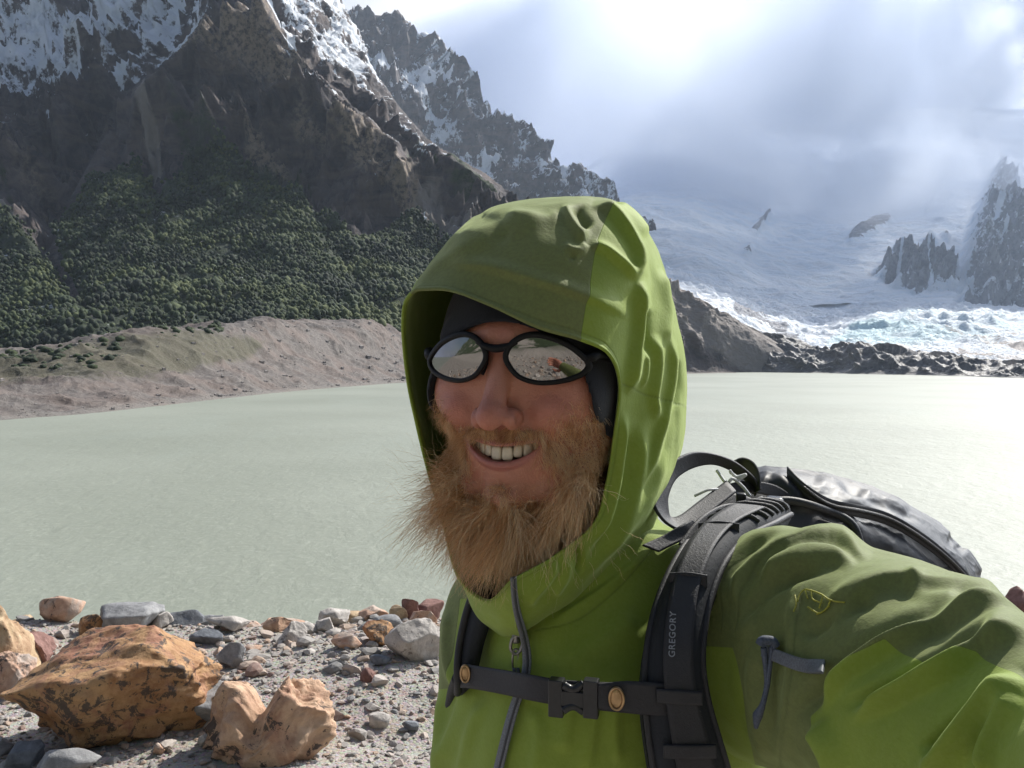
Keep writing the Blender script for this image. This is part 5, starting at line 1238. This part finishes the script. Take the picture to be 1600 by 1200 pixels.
folds = [([(1235, 740), (1260, 765), (1300, 790), (1370, 797), (1440, 838), (1500, 890), (1530, 935)], 6, 12, .007), ([(1240, 750), (1290, 800), (1360, 812), (1430, 850), (1490, 900)], 8, 10, -.006),
 ([(1270, 752), (1300, 762), (1330, 782), (1360, 780)], 7, 7, .008), ([(1300, 750), (1340, 775), (1400, 800), (1440, 815)], 5, 6, -.008), ([(1340, 772), (1380, 782), (1420, 802)], 6, 6, .007), ([(1480, 838), (1500, 845), (1505, 860)], 6, 6, -.008), ([(1500, 860), (1520, 880), (1530, 900)], 5, 6, .006),
 ([(1180, 745), (1220, 760), (1250, 790)], 5, 9, .008), ([(1210, 740), (1235, 770), (1280, 800)], 6, 7, .007), ([(1195, 750), (1230, 780)], 5, 5, -.007), ([(1230, 790), (1290, 795), (1330, 815), (1345, 850)], 5, 7, .009), ([(1300, 830), (1380, 850), (1450, 880)], 12, 14, .004)]
folds = [(a, b * 1.5, c * 1.5, h * .55) for a, b, c, h in folds]; v = apply_folds(v, f_, folds, 1.0, 1.19)
wr_ = ridged(v * np.array([16, 16, 30.]), 4, gain=.55); v = v + q * (.0014 * (wr_ - wr_.mean()) * sstep(U, 1.0, 2.5))[:, None]
pb = mesh_obj('pack_body', v, f_, NY, bp); PKV = v
# the long curved zip of the pack
zc_ = lay(crom(np.array([(1232, 739), (1258, 766), (1295, 790), (1340, 798), (1390, 812), (1440, 842), (1485, 878), (1518, 915), (1528, 940)], float), 26)[0], .003, PKV, 10)
zc_[1:-1] = (zc_[:-2] + 2 * zc_[1:-1] + zc_[2:]) / 4
v, f_ = band(zc_ + np.array([0, 0, .007]), zc_ - np.array([0, 0, .007]), 120, 6); f_, _q = orient(v, f_, P(1350, 1000, 1.1)); zo = mesh_obj('pack_zip', v, f_, WEB, pb); solid(zo, .002, 1)
v, f_ = tube(zc_ + np.array([0, -.0035, .001]), .0022, 8, 180); mesh_obj('zip_coil', v, f_, simple('pack_zip_coil', (.02, .02, .022), .4, 1800, 1, .001, .5), zo)
# side compression panel under the zip, with piping
v, f_ = tube(lay(crom(np.array([(1180, 790), (1230, 782), (1290, 797), (1330, 818), (1345, 852)], float), 16)[0], .004, PKV, 12), .0045, 10, 70); mesh_obj('piping', v, f_, NY, pb)

# shoulder strap on the near side: padded band over the shoulder and down the chest
BODYV = np.vstack([TV, SV, HV])
sl_l = [(1170, 790, .845), (1110, 815, .80), (1078, 845, .765), (1052, 885, .725), (1030, 930, .700), (1012, 985, .680), (1003, 1045, .668), (1003, 1110, .662), (1014, 1200, .660), (1040, 1330, .67)]
sl_r = [(1235, 812, .865), (1215, 826, .80), (1172, 848, .755), (1138, 885, .715), (1115, 935, .690), (1103, 990, .675), (1100, 1045, .668), (1112, 1110, .667), (1140, 1200, .668), (1180, 1330, .69)]
def padded(name, L_, R_, th, mat, parent, n=150, m=26, puff=.5):
    a, _ = crom(P(*np.array(L_, float).T), n); b, _ = crom(P(*np.array(R_, float).T), n); s_ = np.linspace(0, 1, m)
    g = a[:, None] * (1 - s_)[None, :, None] + b[:, None] * s_[None, :, None]; vv = g.reshape(-1, 3); ff = grid_faces(n, m); ff, q_ = orient(vv, ff, vv.mean(0) + np.array([-.02, .35, -.05]))
    prof = (1 - np.abs(2 * s_ - 1)**4) ; off = th * puff * np.tile(prof, n); top = vv + q_ * off[:, None]; bot = vv - q_ * (th * .5)
    V = np.vstack([top, bot]); F1 = ff; F2 = ff[:, ::-1] + len(vv)
    edge = []
    for row in (np.arange(n) * m, np.arange(n) * m + m - 1):
        edge.append(np.stack([row[:-1], row[1:], row[1:] + len(vv), row[:-1] + len(vv)], 1))
    for row in (np.arange(m), (n - 1) * m + np.arange(m)): edge.append(np.stack([row[:-1], row[1:], row[1:] + len(vv), row[:-1] + len(vv)], 1))
    o = mesh_obj(name, V, np.vstack([F1, F2] + edge), mat, parent); return o, top.reshape(n, m, 3), q_.reshape(n, m, 3)
ss, top, nq = padded('shoulder_strap', sl_l, sl_r, .017, MESHF, bp, puff=.9)
# ribs stitched across the top of the strap, edge binding and the webbing down its middle
rb = []
for k in range(6):
    fr_ = .02 + k * .028; i = int(fr_ * 150); rb.append(tube(top[i, 1:-1:3] + nq[i, 1:-1:3] * .001, .0022, 8, 30))
V_, F_ = join(rb); mesh_obj('rib', V_, F_, WEB, ss)
for j in (1, 24):
    v, f_ = tube(top[::6, j] + nq[::6, j] * .0008, .0028, 8, 120); mesh_obj('binding', v, f_, WEB, ss)
wb_a = top[16:, 7] + nq[16:, 7] * .003; wb_b = top[16:, 19] + nq[16:, 19] * .003
v, f_ = band(wb_a[::4], wb_b[::4], 120, 8); f_, _q = orient(v, f_, v.mean(0) + np.array([0, .4, 0])); wb = mesh_obj('webbing', v, f_, WEB, ss); solid(wb, .0016, 1)
for i0 in (34, 62, 106, 124):
    a_, b_ = top[i0, 4] + nq[i0, 4] * .006, top[i0, 21] + nq[i0, 21] * .006; dn = np.array([0, 0, -.010])
    v, f_ = band([a_, (a_ + b_) / 2 + nq[i0, 13] * .002, b_], [a_ + dn, (a_ + b_) / 2 + nq[i0, 13] * .002 + dn, b_ + dn], 24, 6); f_, _q = orient(v, f_, v.mean(0) + np.array([0, .4, 0])); o = mesh_obj('keeper', v, f_, WEB, ss); solid(o, .002, 1)
# lettering along the strap
tc = bpy.data.curves.new('txt', 'FONT'); tc.body = 'GREGORY'; tc.size = 1.0; tc.extrude = .03; tc.offset = .012; tc.space_character = 1.12
to = bpy.data.objects.new('txt', tc); COL.objects.link(to); bpy.context.view_layer.update()
tm = bpy.data.meshes.new_from_object(to.evaluated_get(bpy.context.evaluated_depsgraph_get())); bpy.data.objects.remove(to)
tv_ = np.array([q_.co[:] for q_ in tm.vertices]); w0, w1 = tv_[:, 0].min(), tv_[:, 0].max()
cand_x, cand_y, _ = proj(top.reshape(-1, 3)); 
def strap_at(px, py):
    k = np.argmin((cand_x - px)**2 + (cand_y - py)**2); return top.reshape(-1, 3)[k], nq.reshape(-1, 3)[k]
pA, nA = strap_at(1052, 1031); pB, nB = strap_at(1052, 958)
eu = pB - pA; LN = np.linalg.norm(eu); eu /= LN; nA = (nA + nB) / 2; nA -= eu * (nA @ eu); nA /= np.linalg.norm(nA); ev = np.cross(nA, eu)
sc_ = LN / (w1 - w0); O_ = pA + nA * .0062
lv = O_ + eu * ((tv_[:, :1] - w0) * sc_) + ev * (tv_[:, 1:2] * sc_ * .98 - .001) + nA * (tv_[:, 2:3] * sc_ * .3)
tm.vertices.foreach_set('co', (lv - np.array(ss['_w'])).astype(np.float32).ravel()); tm.materials.clear(); tm.materials.append(simple('grey_print', (.26, .27, .30), .5, 300))
lo_ = bpy.data.objects.new('lettering', tm); COL.objects.link(lo_); lo_.parent = ss; lo_['_w'] = (0, 0, 0); lo_.location = -Vector(ss['_w']) + Vector(ss['_w'])
# far shoulder strap
fs_l = [(742, 905, .82), (734, 930, .800), (724, 965, .79), (717, 1010, .782), (716, 1050, .775), (714, 1080, .80)]
fs_r = [(775, 925, .755), (770, 940, .752), (758, 970, .755), (746, 1010, .757), (738, 1050, .758), (733, 1080, .78)]
s2, top2, nq2 = padded('shoulder_strap', fs_l, fs_r, .012, MESHF, bp, 90, 16)
v, f_ = tube(top2[::6, 7] + nq2[::6, 7] * .002, .0035, 8, 70); mesh_obj('webbing', v, f_, WEB, s2)
v, f_ = tube(P([716, 708, 703, 706], [1060, 1085, 1130, 1200], [.80, .82, .84, .86]), .006, 10, 40); mesh_obj('side_webbing', v, f_, WEB, bp)
# sternum strap
def sband(name, U_, D_, th, parent=bp, mat=WEB):
    v, f_ = band(P(*np.array(U_, float).T), P(*np.array(D_, float).T), 60, 8); f_, _q = orient(v, f_, v.mean(0) + np.array([0, .4, 0])); o = mesh_obj(name, v, f_, mat, parent); solid(o, th, 1); return o
stp = sband('sternum_strap', [(724, 1036, .762), (745, 1040, .742), (790, 1047, .712), (830, 1054, .690), (880, 1062, .674), (950, 1066, .662), (1012, 1068, .655)], [(722, 1074, .762), (742, 1076, .742), (786, 1084, .712), (828, 1093, .690), (880, 1102, .674), (950, 1110, .662), (1012, 1116, .655)], .002)
sband('strap_tail', [(935, 1068, .652), (975, 1064, .650), (1020, 1066, .650), (1060, 1070, .652)], [(935, 1106, .652), (975, 1112, .650), (1020, 1116, .650), (1060, 1118, .652)], .002, stp)
# buckle: body, two prongs, latch windows
def bbox_px(x0_, x1_, y0_, y1_, d_, th, bev=.0012):
    import bmesh
    c = P((x0_ + x1_) / 2, (y0_ + y1_) / 2, d_); w_ = (x1_ - x0_) / F * d_; h_ = (y1_ - y0_) / F * d_
    bm = bmesh.new(); bmesh.ops.create_cube(bm, size=1); 
    for q_ in bm.verts: q_.co = Vector((q_.co.x * w_, q_.co.y * th, q_.co.z * h_))
    bmesh.ops.bevel(bm, geom=bm.edges[:], offset=bev, segments=3, affect='EDGES', profile=.6); bmesh.ops.triangulate(bm, faces=bm.faces[:])
    a = R(-5); vv = np.array([q_.co[:] for q_ in bm.verts]); ff = np.array([[q_.index for q_ in p_.verts] for p_ in bm.faces]); bm.free()
    ca_, sa_ = math.cos(R(14)), math.sin(R(14)); vv = np.stack([vv[:, 0] * ca_ - vv[:, 1] * sa_ * -1, -vv[:, 0] * sa_ * .5 + vv[:, 1] * ca_, vv[:, 2] - vv[:, 0] * .06], 1); return vv + c, ff
PL2 = simple('buckle_plastic', (.014, .015, .018), .32, 250, .2, .0003, .2)
V_, F_ = join([bbox_px(858, 882, 1060, 1118, .664, .010), bbox_px(912, 936, 1061, 1120, .656, .010), bbox_px(878, 916, 1078, 1102, .659, .009)]); bk = mesh_obj('buckle', V_, F_, PL2, stp, smooth=False)
V_, F_ = join([tube(P([880, 890, 900, 912], [1070, 1076, 1076, 1068], .657), .0032, 10, 24), tube(P([880, 890, 900, 912], [1110, 1104, 1104, 1112], .657), .0032, 10, 24)]); mesh_obj('prong', V_, F_, PL2, bk)
BR = simple('bronze_snap', (.36, .24, .13), .28, 120, .2, .0006, .25, **{'Metallic': .85})
def snap(px, py, d_, rx, ry):
    a_, b_ = ico(3); v = a_ * np.array([rx / F * d_, .0022, ry / F * d_]); v = v * 1.0; ca_, sa_ = math.cos(R(-14)), math.sin(R(-14))
    v = np.stack([v[:, 0] * ca_ - v[:, 1] * sa_, v[:, 0] * sa_ + v[:, 1] * ca_, v[:, 2]], 1) + P(px, py, d_); o = mesh_obj('snap', v, b_, BR, stp)
    a = np.linspace(0, 2 * np.pi, 20, endpoint=False); c = np.stack([np.cos(a) * rx / F * d_ * ca_, -.0012 + np.cos(a) * rx / F * d_ * sa_, np.sin(a) * ry / F * d_], 1) + P(px, py, d_); t_, g_ = tube(c, .0011, 8, 60, True); mesh_obj('snap_rim', t_, g_, BR, o)
snap(963, 1091, .6465, 11, 17); snap(727, 1052, .748, 7, 13)
# haul loop and the load-lifter webbing at the top of the pack
def rib3(name, E1, E2, th=.0022, parent=bp, n=90): 
    v, f_ = band(P(*np.array(E1, float).T), P(*np.array(E2, float).T), n, 8); o = mesh_obj(name, v, f_, WEB, parent); solid(o, th, 0); return o
rib3('haul_loop', [(1150, 768, .83), (1110, 800, .80), (1075, 829, .775), (1046, 821, .765), (1026, 800, .765), (1020, 777, .77), (1034, 736, .79), (1069, 711, .82), (1102, 707, .845), (1143, 719, .87), (1176, 744, .885), (1186, 765, .89)],
     [(1135, 752, .85), (1092, 784, .815), (1062, 806, .79), (1047, 808, .785), (1043, 792, .785), (1044, 773, .79), (1057, 747, .81), (1085, 730, .84), (1116, 726, .865), (1147, 738, .89), (1172, 757, .90), (1180, 775, .905)])
rib3('haul_loop_end', [(1145, 722, .90), (1160, 716, .90), (1176, 722, .895), (1186, 740, .89), (1188, 765, .885)], [(1140, 740, .92), (1155, 736, .92), (1168, 742, .915), (1174, 755, .905), (1176, 772, .90)])
rib3('load_strap', [(1060, 850, .745), (1090, 812, .77), (1125, 790, .80), (1160, 785, .83), (1190, 775, .86)], [(1092, 862, .75), (1112, 832, .775), (1142, 808, .805), (1172, 803, .835), (1200, 797, .86)])
rib3('load_strap', [(1004, 852, .735), (1030, 840, .745), (1062, 822, .755), (1080, 812, .765)], [(1030, 862, .735), (1054, 850, .745), (1082, 838, .76), (1096, 826, .77)])
rib3('top_strap', [(1120, 762, .87), (1160, 752, .89), (1210, 758, .915), (1250, 785, .93)], [(1120, 782, .865), (1160, 770, .885), (1205, 776, .91), (1240, 800, .925)])
rib3('top_strap', [(1100, 790, .84), (1140, 772, .86), (1175, 780, .87), (1200, 800, .875)], [(1108, 812, .83), (1145, 796, .85), (1170, 800, .86), (1190, 815, .87)])
for q_ in (bbox_px(1196, 1224, 776, 806, .862, .02, .004), bbox_px(1150, 1166, 770, 792, .845, .012, .002)): mesh_obj('adjuster', q_[0], q_[1], PL2, bp)
V_, F_ = join([tube(P([1120, 1135, 1145, 1160, 1172], [735, 755, 748, 760, 775], [.86, .85, .85, .86, .86]), .0016, 8, 50), tube(P([1085, 1110, 1130, 1110], [775, 765, 770, 812], [.83, .83, .84, .81]), .0012, 8, 50), tube(P([1140, 1150, 1165, 1150], [735, 745, 742, 752], .855), .0016, 8, 50)])
mesh_obj('white_cord', V_, F_, simple('pale_cord', (.6, .6, .62), .6, 400), bp)
